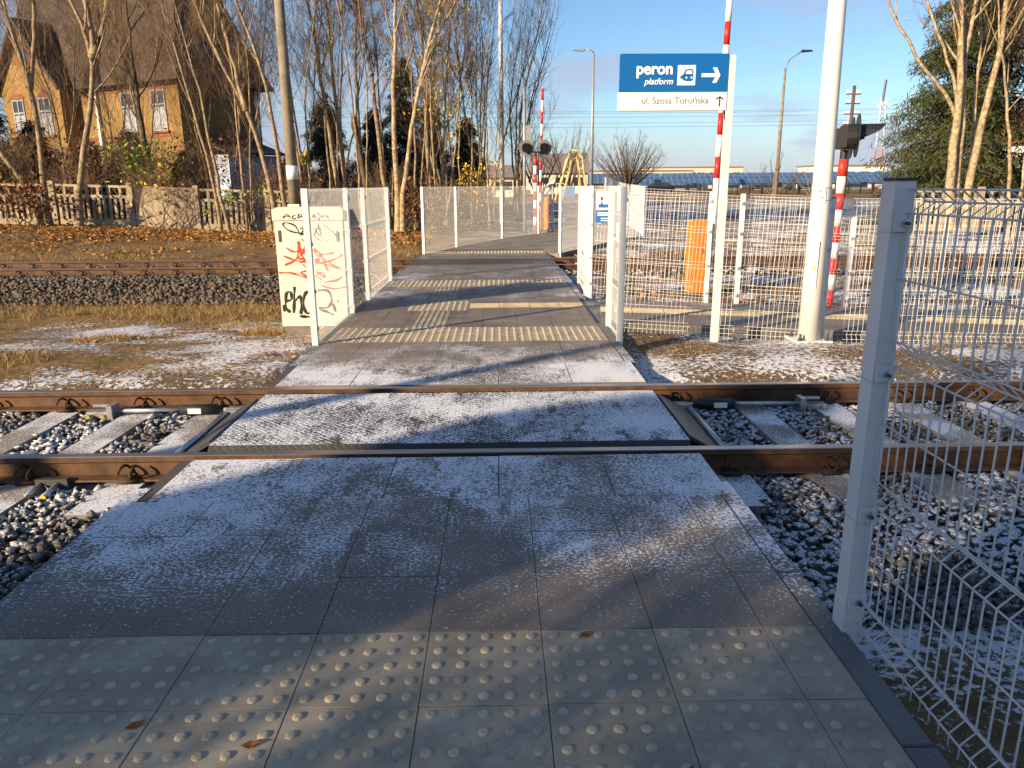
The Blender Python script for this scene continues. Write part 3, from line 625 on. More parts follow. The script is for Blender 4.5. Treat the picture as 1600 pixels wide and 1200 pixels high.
GRAF = {
    'eho': [[(-0.346, 0.471), (-0.28, 0.487), (-0.281, 0.575), (-0.335, 0.56), (-0.355, 0.39), (-0.301, 0.325)], [(-0.228, 0.647), (-0.245, 0.47), (-0.262, 0.316)], [(-0.246, 0.454), (-0.168, 0.526), (-0.162, 0.405), (-0.175, 0.299)], [(-0.024, 0.597), (-0.102, 0.558), (-0.134, 0.405), (-0.089, 0.306), (-0.025, 0.363)], [(-0.193, 0.275), (-0.113, 0.268), (-0.032, 0.265)], [(-0.378, 0.423), (-0.376, 0.334)]],
    'P': [[(-0.054, 1.353), (-0.105, 1.307), (-0.243, 1.339), (-0.308, 1.409), (-0.267, 1.432), (-0.161, 1.392), (-0.106, 1.292), (-0.034, 1.314)], [(-0.091, 1.284), (-0.067, 1.353), (-0.05, 1.415)], [(-0.095, 1.23), (-0.057, 1.211)], [(-0.108, 1.361), (-0.029, 1.376)]],
    'X': [[(0.079, 1.352), (0.144, 1.274)], [(0.138, 1.413), (0.174, 1.259)], [(0.065, 1.275), (0.145, 1.398)], [(0.215, 1.397), (0.32, 1.327), (0.423, 1.218)], [(0.08, 1.259), (0.155, 1.212)], [(0.064, 1.36), (0.18, 1.351)]],
    'cap': [[(-0.294, 1.485), (-0.251, 1.531), (-0.207, 1.492)], [(-0.299, 1.508), (-0.229, 1.508)], [(-0.143, 1.523), (-0.18, 1.507), (-0.177, 1.477), (-0.141, 1.484)], [(-0.12, 1.476), (-0.1, 1.53), (-0.061, 1.514), (-0.106, 1.492)], [(0.065, 1.49), (0.099, 1.528), (0.104, 1.483)], [(0.139, 1.543), (0.177, 1.52), (0.157, 1.467), (0.125, 1.49)], [(0.191, 1.497), (0.254, 1.512), (0.299, 1.481)]],
    'R1': [[(-0.292, 1.13), (-0.217, 1.082), (-0.134, 1.09)], [(-0.331, 1.029), (-0.209, 0.98), (-0.053, 0.948)], [(-0.325, 0.918), (-0.176, 0.996), (-0.129, 1.199), (-0.117, 1.043), (-0.054, 1.151)], [(-0.144, 1.207), (-0.109, 1.042), (-0.043, 0.916)], [(-0.404, 0.824), (-0.269, 0.82), (-0.161, 0.79), (-0.037, 0.745)], [(-0.1, 0.924), (-0.045, 0.853), (-0.139, 0.822), (-0.043, 0.773)], [(-0.139, 1.074), (-0.043, 1.089), (-0.157, 1.004), (-0.038, 0.979), (-0.14, 0.948)], [(-0.119, 1.121), (-0.031, 1.042)]],
    'R2': [[(0.054, 1.119), (0.159, 1.048), (0.326, 1.063)], [(0.052, 0.978), (0.152, 0.946), (0.313, 0.976), (0.451, 1.038)], [(0.111, 1.041), (0.278, 0.929), (0.417, 0.865)], [(0.065, 0.836), (0.171, 0.764), (0.151, 0.819), (0.071, 0.804)], [(0.167, 0.7), (0.328, 0.722), (0.426, 0.769)], [(0.124, 0.66), (0.289, 0.619), (0.482, 0.641)], [(0.232, 0.835), (0.177, 0.962), (0.141, 1.056)], [(0.057, 0.947), (0.214, 0.922), (0.385, 0.868)], [(0.045, 1.104), (0.123, 0.978), (0.061, 0.994)], [(0.046, 0.789), (0.137, 0.732)]],
    'R': [[(0.064, 0.597), (0.208, 0.592), (0.256, 0.482), (0.194, 0.385), (0.064, 0.378)], [(0.079, 0.354), (0.174, 0.329), (0.268, 0.287)], [(0.269, 0.433), (0.302, 0.327)], [(0.327, 0.465), (0.352, 0.455)]],
}
for k, m, w in (('eho', 'spray_black', .040), ('P', 'spray_black', .020), ('X', 'spray_black', .013), ('R1', 'spray_red', .026), ('R2', 'spray_red', .024), ('R', 'spray_black', .034)): ribbon(m, GRAF[k], w)
ribbon('spray_black', GRAF['cap'], .014, -.2155)

# ------------------------------------------------------------------ sign
def text(body, size, mat, par, x, z, y, bold=0., shear=0., align='RIGHT', name='lettering', rx=90):
    c = bpy.data.curves.new('t', 'FONT'); c.body = body; c.size = size; c.offset = bold; c.shear = shear; c.align_x = align; c.extrude = .0008; c.resolution_u = 4
    o = bpy.data.objects.new('t', c); COL.objects.link(o); dg = bpy.context.evaluated_depsgraph_get(); me = bpy.data.meshes.new_from_object(o.evaluated_get(dg)); COL.objects.unlink(o); bpy.data.objects.remove(o)
    me.materials.clear(); me.materials.append(MATS[mat]); return link(name, me, par, (x, y, z), rot=(R(rx), 0, 0))
sg = thing('direction_sign', 'blue and white direction sign reading peron on a white post', 'sign', (2.315, 7.96, -.03))
MB().bbox(-.036, .036, -.03, .03, -.25, 2.80, .004).obj('post', 'white_paint', sg)
o = MB().bbox(-1.10, -.0365, -.038, .022, 2.459, 2.812, .004).obj('upper_board', 'blue_print', sg)
o2 = MB().bbox(-1.112, -.0365, -.039, .022, 2.287, 2.457, .004).obj('lower_board', 'sign_white', sg)
MB().box(-.036, .02, -.02, .02, 2.20, 2.285).obj('bracket', 'dark_steel', sg)
yf = -.0392
text('peron', .150, 'sign_white', o, -.580, 2.625, yf, .0045); text('platform', .082, 'sign_white', o, -.578, 2.530, yf, .0008, .25)
text('ul. Szosa Toruńska', .087, 'grey_print', o2, -.215, 2.350, -.0402, .0005)
MB().box(-.535, -.358, -.0395, -.0383, 2.520, 2.705).obj('pictogram_plate', 'sign_white', o)
px, pz = -.447, 2.612
MB().prism([(px-.070, pz-.018), (px-.030, pz+.012), (px-.012, pz+.052), (px+.045, pz+.062), (px+.066, pz+.045), (px+.068, pz-.038), (px+.05, pz-.055), (px-.005, pz-.055), (px-.035, pz-.040)], 'y', -.0412, -.0397).obj('train_mark', 'blue_print', o)
MB().prism([(px-.010, pz+.012), (px+.002, pz+.042), (px+.050, pz+.044), (px+.056, pz+.012)], 'y', -.0424, -.0414).obj('train_window', 'sign_white', o)
for dx in (.0, .05): MB().prism([(px+dx+.010*math.cos(q*.785), pz-.022+.010*math.sin(q*.785)) for q in range(8)], 'y', -.0424, -.0414).obj('train_lamp', 'sign_white', o)
def arrow(par, cx, cz, L_, hw, t, ang, mat, y):
    P = [(-L_/2, -t/2), (L_/2-t*1.4, -t/2), (L_/2-hw-.2*t, -hw), (L_/2-hw+1.0*t, -hw), (L_/2, 0), (L_/2-hw+1.0*t, hw), (L_/2-hw-.2*t, hw), (L_/2-t*1.4, t/2), (-L_/2, t/2)]
    ca, sa = math.cos(ang), math.sin(ang); MB().prism([(cx+x*ca-z*sa, cz+x*sa+z*ca) for x, z in P], 'y', y-.0012, y).obj('arrow', mat, par)
arrow(o, -.205, 2.612, .185, .070, .034, 0, 'sign_white', -.0385); arrow(o2, -.105, 2.370, .100, .036, .015, R(90), 'navy_print', -.0395)

# ------------------------------------------------------------------ tall white mast
ms = thing('lighting_mast', 'tall tapered white steel mast bolted to a concrete footing', 'mast', (3.275, 7.80, 0))
MB().add([(x*s_, y*s_, z) for z, s_ in ((-.30, .98), (-.06, 1)) for x, y in ((-.20, -.17), (.19, -.20), (.21, .18), (-.18, .2))], [(3, 2, 1, 0), (4, 5, 6, 7)]+[(i, (i+1) % 4, 4+(i+1) % 4, 4+i) for i in range(4)]).obj('footing', 'foundation', ms)
MB().bbox(-.19, .19, -.16, .18, -.059, -.04, .003).obj('base_plate', 'white_mast', ms)
MB().tube([(0, 0, -.04), (-.01, 0, 1.53), (-.07, 0, 6.5), (-.09, 0, 9)], [.114, .093, .062, .05], 28).obj('shaft', 'white_mast', ms, True)
MB().tube([(0, 0, 1.38), (0, 0, 1.386)], .0975, 28).obj('joint_ring', 'grey_print', ms); MB().tube([(0, 0, 1.50), (0, 0, 1.506)], .0962, 28).obj('joint_ring', 'grey_print', ms)
for x, y in ((-.14, -.12), (.14, -.12), (.14, .13), (-.14, .13)): MB().tube([(x, y, -.04), (x, y, .03)], .013, 8).tube([(x, y, -.04), (x, y, -.012)], .024, 6).obj('anchor_bolt', 'dark_steel', ms)
MB().box(-.075, .01, -.118, -.100, .50, .98).obj('hatch', 'white_mast', ms, rz=R(-18)); MB().prism([(-.045, .70), (.0, .70), (-.022, .745)], 'y', -.1205, -.1185).obj('warning_sticker', 'yellow_paint', ms, rz=R(-18))
pl = MB().box(-.05, .03, -.0990, -.085, 1.36, 1.50).obj('number_plate', 'sign_white', ms, rz=R(-22)); text('K', .055, 'black_plastic', pl, -.012, 1.445, -.0998, align='CENTER'); text('24', .055, 'black_plastic', pl, -.012, 1.385, -.0998, align='CENTER')

# ------------------------------------------------------------------ barriers and crossing signals
def banded(name, par, p0, p1, r, n, m0, m1, seg=14):
    p0 = Vector(p0); p1 = Vector(p1); b = MB()
    for i in range(n): b.tube([p0.lerp(p1, i/n), p0.lerp(p1, (i+1)/n)], r, seg, i % 2)
    return b.obj(name, [m0, m1], par, True)
def barrier(label, loc, rz, lean, nb, up, z0, bx=.22):
    t = thing('level_crossing_barrier', label, 'barrier', loc, rz)
    MB().bbox(-.16, .16, -.15, .15, .0, .08, .01).obj('base', 'dark_steel', t)
    MB().bbox(-.13, .13, -.13, .13, .08, 1.16, .03).obj('machine_housing', 'orange_paint', t); MB().bbox(-.09, .09, -.138, -.1302, .45, .95, .003).obj('door', 'orange_paint', t)
    MB().box(.05, .065, -.15, -.1385, .66, .74).obj('lock', 'dark_steel', t)
    MB().box(min(.10, bx), max(.10, bx-.02), -.06, .06, .85, 1.02).obj('boom_bracket', 'dark_steel', t)
    MB().tube([(bx, 0, .70), (bx+lean*.9, 0, z0)], .043, 14).obj('boom_root', 'sign_white', t, True); banded('boom', t, (bx+lean*(z0-.75), 0, z0), (bx+lean*(up-.75), 0, up), .043, nb, 'red_paint', 'sign_white')
    return t
barrier('raised red and white barrier boom on an orange machine behind the platform sign', (2.985, 11.45, -.12), 0, .014, 15, 6.27, 1.75)
barrier('raised barrier boom on an orange machine beside the far path', (1.60, 26.6, 0), 0, .022, 9, 4.64, 1.30, -.16)
def signal(label, loc, rz, mode):
    t = thing('crossing_signal', label, 'traffic signal', loc, rz)
    banded('mast', t, (0, 0, -.05), (0, 0, 2.02 if mode == 'side' else 2.46), .060, 9, 'red_bright', 'sign_white', 16)
    top = 2.02 if mode == 'side' else 2.46
    MB().tube([(0, 0, top), (0, 0, top+.13)], .052, 14).tube([(-.30, 0, top+.16), (.30, 0, top+.16)], .03, 8).obj('bracket', 'black_metal', t)
    for sx in (-.30, .30):
        h = MB(); zc = top+.30; h.tube([(sx, .02, zc), (sx, -.10, zc)], .155, 12); hd = h.obj('signal_head', 'black_plastic', t)
        bp = MB().tube([(sx, -.105, zc), (sx, -.118, zc)], .285 if mode == 'side' else .25, 24); bp.obj('backing_plate', 'black_plastic' if mode == 'side' else 'lamp_dark', hd)
        n = 14; v = []                                      # hood over the lens, long on top
        for k in range(n+1):
            q = math.pi*(-.12+1.24*k/n); x = sx+.15*math.cos(q); z = zc+.15*math.sin(q); d = .07+.26*max(0, math.sin(q))**.4; v += [(x, -.12, z), (x, -.12-d, z), (x*.0+sx+.138*math.cos(q), -.12, zc+.138*math.sin(q)), (sx+.138*math.cos(q), -.12-d, zc+.138*math.sin(q))]
        MB().add(v, [(4*k, 4*k+1, 4*k+5, 4*k+4) for k in range(n)]+[(4*k+2, 4*k+6, 4*k+7, 4*k+3) for k in range(n)]+[(4*k+1, 4*k+3, 4*k+7, 4*k+5) for k in range(n)]).obj('hood', 'black_plastic', hd)
        for k in range(7): MB().box(sx-.12+.04*k-.006, sx-.12+.04*k+.006, .019, .10, zc-.15, zc+.13).obj('cooling_fin', 'black_metal', hd)
        MB().tube([(sx, -.119, zc), (sx, -.124, zc)], .13, 20).obj('lens', 'red_paint', hd)
    return t
signal('red and white banded signal mast with black hooded lamps behind the white mast', (4.87, 11.0, -.15), R(72), 'side')
signal('red and white banded signal mast with two round-backed lamps beside the far path', (1.27, 26.3, 0), R(180), 'front')
gp = thing('grey_mast', 'slim grey steel post with a box behind the far crossing signal', 'post', (.93, 26.9, 0)); MB().tube([(0, 0, 0), (0, 0, 4.85)], .055, 10).obj('pole', 'lamp_grey', gp, True); MB().bbox(.04, .22, -.06, .06, 2.9, 3.5, .01).obj('box', 'lamp_grey', gp)

# ------------------------------------------------------------------ poles and lamps
up = thing('utility_pole', 'weathered concrete utility pole with a white band by the cabinet', 'pole', (-5.72, 22, gzf(-5.72, 22)))
MB().tube([(0, 0, -.2), (.0, 0, 9.5)], [.172, .11], 14).obj('pole', 'concrete_pole', up, True); MB().tube([(0, 0, 1.75), (0, 0, 2.12)], .166, 14).obj('white_band', 'sign_white', up, True); MB().box(-.16, .16, -.17, .17, .0, 1.08).obj('stub_foot', 'sign_white', up)
tp = thing('lamp_post', 'tall slim white lamp post rising between the bare trees', 'lamp post', (.2, 34.5, 0)); MB().tube([(0, 0, -.1), (0, 0, 12)], [.125, .075], 14).obj('pole', 'white_mast', tp, True); MB().box(-.9, .0, -.05, .05, 11.9, 12.0).obj('arm', 'white_mast', tp)
def lamp(label, loc, h, arm, mat, r0, rise):
    t = thing('street_lamp', label, 'street lamp', loc); MB().tube([(0, 0, 0), (0, 0, h)], [r0, r0*.5], 12).obj('pole', mat, t, True)
    MB().tube([(0, 0, h), (arm*.25, 0, h+rise*.4+.2), (arm, 0, h+rise)], .06, 8).obj('arm', mat, t, True); MB().prism([(arm, -.06), (arm*1.0+math.copysign(.15, arm), -.1), (arm+math.copysign(1.0, arm), -.02), (arm+math.copysign(.9, arm), .1), (arm, .12)], 'y', -.16, .16).obj('lamp_head', 'lamp_grey' if mat != 'concrete_pole' else 'black_metal', t, loc=(0, 0, h+rise))
lamp('white street lamp with a short arm near the round bare tree', (9.0, 75, 0), 13.3, -.9, 'lamp_grey', .2, .25); lamp('concrete street lamp with a slanting arm by the black railing', (26.9, 75, 0), 11.9, 1.4, 'concrete_pole', .20, 1.5)
tg = thing('telegraph_pole', 'brown telegraph pole with four crossarms of insulators', 'pole', (35.8, 80, 0)); MB().tube([(0, 0, 0), (0, 0, 11)], [.2, .15], 10).obj('pole', 'wood_pole', tg, True)
for z in (10.2, 9.3, 8.3, 7.3):
    a = MB().box(-.75, .75, -.06, .06, z-.06, z+.06).obj('crossarm', 'wood_pole', tg)
    for x in (-.65, -.35, .35, .65): MB().tube([(x, 0, z+.06), (x, 0, z+.2), (x, 0, z+.32)], [.05, .11, .06], 8).obj('insulator', 'porcelain', a)
for k, (za, zb) in enumerate(((7.6, 7.9), (7.35, 7.6), (6.95, 7.15), (6.7, 6.8), (8.0, 8.2))):
    P = [(-30+10*i, 66+k*.7, za+(zb-za)*i/16-.4*(1-((i % 8)-4)**2/16.)) for i in range(17)]; tag(MB().tube(P, .012, 4).obj('overhead_wire', 'dark_steel'), 'thin overhead wire strung across the low sky', 'wire', 'overhead wires')
tw = thing('telecom_tower', 'slender lattice telecom tower, red below and grey above', 'tower', (97, 200, 0)); hgt = 26.5
for i, (dx, dy) in enumerate(((-1, -1), (1, -1), (0, 1))): MB().tube([(dx*1.6, dy*1.6, 0), (dx*.9, dy*.9, 10)], .14, 5, 0).tube([(dx*.9, dy*.9, 10), (dx*.55, dy*.55, 22)], .12, 5, 1).obj('leg', ['tower_red', 'tower_grey'], tw)
b = MB()
for k in range(22):
    w = 1.6-.048*k; w2 = 1.6-.048*(k+1); b.tube([(-w, -w, k), (w2, -w2, k+1)], .06, 4, 0 if k < 10 else 1).tube([(w, -w, k), (-w2, -w2, k+1)], .06, 4, 0 if k < 10 else 1)
b.obj('bracing', ['tower_red', 'tower_grey'], tw); MB().tube([(0, 0, 21.5), (.3, 0, hgt)], .3, 8).obj('antenna', 'dark_steel', tw); MB().box(-1.1, 1.1, -.4, .4, 19.8, 20.8).obj('dish', 'porcelain', tw)

# ------------------------------------------------------------------ concrete fences
def cfence(label, pts, gap=None, h=1.42):
    t = thing('concrete_fence', label, 'fence', pts[0]); O = Vector(pts[0]); pme = MB().bbox(-.09, .09, -.09, .09, -.3, h+.10, .02).mesh('post', 'concrete_fence')
    for i, p in enumerate(pts):
        q = Vector(p)-O; link('post', pme, t, q)
        if i == len(pts)-1: break
        c = Vector(pts[i+1])-O; v = c-q; Ln = math.hypot(v.x, v.y); rz = math.atan2(v.y, v.x); ry = -math.atan2(v.z, Ln)
        for z, hh in ((h-.04, .08), (h-.38, .09), (.12, .26)): MB().box(.09, Ln-.09, -.04, .04, z-hh/2, z+hh/2).obj('rail', 'concrete_fence', t, loc=q, rot=(0, ry, rz))
        if gap == i: MB().box(.12, Ln-.1, -.10, -.052, -.05, h+.01).obj('board', 'concrete_fence', t, loc=q, rot=(0, ry, rz)); continue
        n = int(Ln/.2)
        for k in range(1, n+1):
            x = Ln*k/(n+1); zt = (h-.08) if k % 2 == 0 else h-.425
            o = MB().box(x-.045, x+.045, -.03, .03, .25, h-.425).obj('slat', 'concrete_fence', t, loc=q, rot=(0, ry, rz))
            if k % 2 == 0: MB().box(x-.045, x+.045, -.03, .03, h-.335, h-.08).obj('slat', 'concrete_fence', t, loc=q, rot=(0, ry, rz))
cfp = [(-24.8, 27.6), (-22.4, 27.5), (-20.0, 27.4), (-17.65, 27.25), (-15.3, 27.1), (-12.6, 27.0), (-10.35, 26.95), (-7.95, 27.0), (-5.6, 27.1)]
cfence('slatted concrete fence along the leafy bank by the brick house', [(x, y, gzf(x, y)-.02) for x, y in cfp], 5)
cfence('slatted concrete fence under the big spruce and the many-stemmed tree', [(14.6+2.4*k, 27.2-.1*k, -.12) for k in range(5)])

# ------------------------------------------------------------------ trees
def tubes_np(branches, n):
    Vs, Fs, off = [], [], 0
    for P, rr in branches:
        P = np.asarray(P); m = len(P); T = np.gradient(P, axis=0); T /= np.linalg.norm(T, axis=1)[:, None]+1e-9
        a = np.where(np.abs(T[:, 2:3]) < .9, np.array([[0, 0, 1.]]), np.array([[1., 0, 0]])); u = np.cross(T, a); u /= np.linalg.norm(u, axis=1)[:, None]+1e-9; w = np.cross(u, T)
        q = 2*np.pi*np.arange(n)/n; V = P[:, None]+np.asarray(rr)[:, None, None]*(np.cos(q)[None, :, None]*u[:, None]+np.sin(q)[None, :, None]*w[:, None]); Vs.append(V.reshape(-1, 3))
        i = np.arange(m-1)[:, None]*n+off; k = np.arange(n)[None]; k1 = (k+1) % n; Fs.append(np.stack([i+k, i+k1, i+n+k1, i+n+k], -1).reshape(-1, 4)); off += m*n
    return np.concatenate(Vs), np.concatenate(Fs)
def resample(P, n):
    P = np.asarray(P, float); d = np.concatenate([[0], np.cumsum(np.linalg.norm(np.diff(P, axis=0), axis=1))]); t = np.linspace(0, d[-1], n); Q = np.stack([np.interp(t, d, P[:, c]) for c in range(3)], -1)
    for _ in range(2): Q[1:-1] = .25*Q[:-2]+.5*Q[1:-1]+.25*Q[2:]
    return Q, d[-1]
def child(rng, P, rr, t, ang, ln, upb, seg, r1, wob=.07):
    i = t*(len(P)-1); k = int(min(i, len(P)-2)); f = i-k; p = P[k]*(1-f)+P[k+1]*f; d = P[k+1]-P[k]; d = d/(np.linalg.norm(d)+1e-9); r = (rr[k]*(1-f)+rr[k+1]*f)
    x = rng.normal(size=3); x -= x.dot(d)*d; x /= np.linalg.norm(x)+1e-9; v = d*math.cos(ang)+x*math.sin(ang); v[2] += upb*.35; v /= np.linalg.norm(v); Q = [p]; st = ln/seg
    for s_ in range(seg):
        v = v+rng.normal(0, wob, 3); v[2] += upb*.12; v /= np.linalg.norm(v); Q.append(Q[-1]+v*st)
    ra = min(r*.62, r1); return np.array(Q), np.linspace(ra, max(ra*.35, .0035), seg+1)
def tree(name, label, stems, seed, base, mats=('bark', 'twig'), limbs=12, br=8, tw=10, t0=.36, r=.1, spread=1., top=4., group=None, twr=.0125, cat='tree', leaf=None, limb_len=3.1, rs=None):
    """stems: list of polylines in metres relative to base"""
    rng = np.random.default_rng(seed); t = thing(name, label, cat, base, 0, group); thick, thin, tips = [], [], []
    r_all = r
    for si, S in enumerate(stems):
        r = rs[si] if rs else r_all*(1 if si == 0 or len(stems) > 3 else .75)
        S = [np.array(p, float) for p in S]; d = S[-1]-S[-2]; d = d/np.linalg.norm(d); S.append(S[-1]+d*top*.5+np.array([rng.normal(0, .15), rng.normal(0, .15), 0])); S.append(S[-1]+np.array([d[0]*.5, d[1]*.5, 1.])*top*.5)
        P, Ln = resample(S, 18); P[2:] += rng.normal(0, .018, (16, 3)); rr = r*(1-.88*np.linspace(0, 1, 18)**1.1); rr[0] *= 1.5; rr[1] *= 1.12; thick.append((P, rr))
        for j in range(limbs):
            q = t0+(1-t0)*(j+rng.random())/limbs*.97; ln = limb_len*spread*(1.15-q*.7)*rng.uniform(.7, 1.25); B, br_ = child(rng, P, rr, q, rng.uniform(.45, .95), ln, 1.0, 6, r*.27); thick.append((B, br_))
            for _ in range(br):
                q2 = rng.uniform(.25, .98); C, cr = child(rng, B, br_, q2, rng.uniform(.4, .9), ln*.45*rng.uniform(.6, 1.2), .55, 4, .018); thin.append((C, cr)); 
                for _ in range(tw):
                    D, dr = child(rng, C, cr, rng.uniform(.2, 1.), rng.uniform(.4, .9), ln*.20*rng.uniform(.6, 1.3), .4, 3, twr); thin.append((D, dr)); tips.append(D[-1])
    V, Fq = tubes_np(thick, 6); link('trunk', np_mesh('trunk', V, Fq, mats[0], True), t)
    if thin: V, Fq = tubes_np(thin, 3); link('crown', np_mesh('crown', V, Fq, mats[1], True), t)
    if leaf: scatter_leaves(t, np.array(tips), rng, *leaf)
    return t
def leaf_quads(P, size, rng, flat=False):
    n = len(P); a = rng.normal(size=(n, 3)); b = rng.normal(size=(n, 3))
    if flat: a[:, 2] *= .25; b[:, 2] *= .25
    a /= np.linalg.norm(a, axis=1)[:, None]; b -= (a*b).sum(1)[:, None]*a; b /= np.linalg.norm(b, axis=1)[:, None]; s = (size*rng.uniform(.6, 1.3, n))[:, None]
    V = np.stack([P-a*s, P+b*s*.55, P+a*s, P-b*s*.55], 1).reshape(-1, 3); return V, np.arange(4*n).reshape(n, 4)
def scatter_leaves(t, tips, rng, mat, count, size, zmin=-9, zmax=99, clump=.35, nclump=40):
    tips = tips[(tips[:, 2] > zmin) & (tips[:, 2] < zmax)]; c = tips[rng.integers(0, len(tips), nclump)]; P = c[rng.integers(0, nclump, count)]+rng.normal(0, clump, (count, 3)); V, Fq = leaf_quads(P, size, rng); link('leaves', np_mesh('leaves', V, Fq, mat), t)
def wtree(label, Y, pts, seed, r=.1, mats=('bark', 'twig'), name='bare_tree', **k):
    x0 = pts[0][0]; b0 = gzf(x0, Y); st = [(0, 0, -.1)]+[(x-x0, RNG.normal(0, .12), z-b0) for x, z in pts]
    extra = k.pop('extra', []); stems = [st]+[[(x-x0, .05*i, z-b0) for i, (x, z) in enumerate(e)] for e in extra]
    return tree(name, label, stems, seed, (x0, Y, b0), mats, r=r, group=k.pop('group', 'bare trees behind the second track'), **k)
wtree('forked bare tree in front of the round gable window of the brick house', 25.9, [(-14.9, .4), (-14.87, 1.64), (-14.75, 4.4), (-14.85, 5.4), (-15.2, 7.2)], 1, .105, extra=[[(-14.85, 4.6), (-14.5, 5.8), (-14.35, 7.)]])
wtree('thick bare tree with three rising limbs before the brick house windows', 25.8, [(-13.9, .4), (-13.75, 1.7), (-13.05, 3.6), (-12.75, 5.1), (-12.62, 6.), (-13.1, 7.2)], 2, .115, extra=[[(-12.62, 5.6), (-12.6, 6.4), (-12.7, 7.2)], [(-12.7, 5.5), (-12.2, 6.4), (-12.0, 7.3)]])
wtree('leaning bare trunk at the end of the concrete fence, half out of view', 25.8, [(-15.1, .4), (-15.35, 1.43), (-15.75, 2.35), (-16.4, 3.5)], 3, .11)
wtree('dark-barked bare tree against the sunlit brick facade', 28.4, [(-12.3, .4), (-12.4, 1.6), (-12.55, 4.), (-12.6, 5.)], 4, .12, ('bark_dark', 'twig'))
wtree('slim bare tree leaning left past the shaded house wall', 26.2, [(-9.35, .3), (-9.45, 1.4), (-9.85, 4.25), (-10.25, 6.1), (-10.5, 7.2)], 5, .06, limbs=7)
wtree('slim bare tree just right of another leaning sapling, before the pale blue annex', 26.3, [(-9.1, .3), (-9.25, 1.4), (-9.6, 4.4), (-9.9, 6.1), (-10.15, 7.2)], 6, .062, limbs=7)
wtree('bare tree forking high beside the house roof edge', 25.6, [(-7.3, .2), (-7.45, 1.9), (-7.97, 3.95), (-8.87, 6.), (-9.3, 7.1)], 7, .095, extra=[[(-7.97, 3.9), (-8.3, 5.6), (-8.6, 7.1)]])
wtree('bare tree bending left right behind the utility pole', 25.8, [(-6.95, .2), (-7.05, 1.2), (-7.25, 4.5), (-7.6, 5.9), (-7.97, 7.1)], 8, .085)
wtree('bare tree curving upwards just right of the utility pole', 27.2, [(-5.4, .25), (-5.5, 1.43), (-5.85, 4.3), (-5.96, 5.5), (-6.13, 7.4)], 9, .10)
wtree('straight bare tree next to the curved one, before the dark conifers', 27.6, [(-5.35, .25), (-5.4, 3.66), (-5.55, 5.55), (-5.6, 7.5)], 10, .095)
wtree('bare tree behind the broken dark trunk', 28.0, [(-4.86, .3), (-4.8, 5.6), (-4.72, 7.6)], 11, .09)
wtree('bare tree leaning left right of the broken trunk', 28.0, [(-3.95, .3), (-4., 1.5), (-4.23, 4.29), (-4.36, 5.6), (-4.62, 7.6)], 12, .10)
wtree('tall straight bare tree beside the end of the mesh fence, tangled roots in leaves', 25.5, [(-3.29, .2), (-3.29, 4.08), (-3.19, 5.25), (-3.09, 7.1)], 13, .105, ('bark_light', 'twig'))
wtree('bare tree sharing its foot with a straight one and leaning right', 25.5, [(-3.16, .2), (-3.09, 1.5), (-2.74, 3.15), (-2.31, 5.25), (-1.7, 7.1)], 14, .095, ('bark_light', 'twig'))
wtree('bare tree left of the yellow-leaved thicket', 28.0, [(-2.4, .25), (-2.49, 3.9), (-2.57, 7.6)], 15, .10)
for i, (x, y, lab) in enumerate(((-19.6, 30.5, 'bare tree before the left gable of the brick house'), (-17.3, 31.5, 'bare tree between the gable and the downpipe'), (-15.9, 33.0, 'bare tree close to the facade of the brick house'), (-13.6, 31.0, 'bare tree before the corner of the brick house'), (-11.9, 32.5, 'bare tree before the shaded side of the brick house'), (-10.2, 30.2, 'bare tree before the pale blue annex'), (-7.6, 31.5, 'bare tree left of the dark pointed conifer'), (-6.4, 33.0, 'bare tree before the evergreen hedge'), (-3.0, 33.0, 'bare tree behind the pair with a shared foot'))):
    rg = np.random.default_rng(300+i); a, c = rg.normal(0, .35), rg.normal(0, .3)
    tree('bare_tree', lab, [[(0, 0, -.1), (a*.2, .1, 1.5), (a, 0, 4.2), (a+c, 0, 6.4)], [(a*.3, .05, 2.0), (a+.6, .2, 4.), (a+.9, .1, 5.8)]], 320+i, (x, y, gzf(x, y)), ('bark', 'twig'), limbs=19 if i < 6 else 12, br=10, tw=9, t0=.14, r=.055, group='bare trees behind the second track', twr=.015, limb_len=3.0)
for i, (x, y, lab) in enumerate(((-8.6, 26.6, 'slim upright sapling left of the utility pole'), (-6.5, 26.4, 'slim upright sapling hidden by the utility pole'), (-6.0, 28.3, 'slim upright sapling right of the utility pole'), (-4.6, 26.2, 'slim upright sapling beside the broken trunk'), (-4.1, 29.0, 'slim upright sapling before the tallest conifer'), (-2.9, 27.2, 'slim upright sapling behind the straight bare tree'), (-2.1, 26.6, 'slim upright sapling at the corner of the far mesh fence'), (-1.6, 28.6, 'slim upright sapling among yellow leaves'), (-1.0, 29.6, 'slim upright sapling left of the lamp post'), (-.3, 28.8, 'slim upright sapling next to the lamp post'))):
    rg = np.random.default_rng(500+i); a, c = rg.normal(-.12, .16), rg.normal(0, .15)
    tree('bare_tree', lab, [[(0, 0, -.1), (a*.3, .05, 1.6), (a, 0, 4.4), (a+c, 0, 7.)], [(.12, .1, -.1), (.25+a*.2, .1, 2.), (.5+a, .1, 4.6), (.6+c, .1, 6.4)]], 520+i, (x, y, gzf(x, y)), ('bark', 'twig'), limbs=9, br=6, tw=7, t0=.3, r=.048, group='bare trees behind the second track', twr=.011, limb_len=2.2)
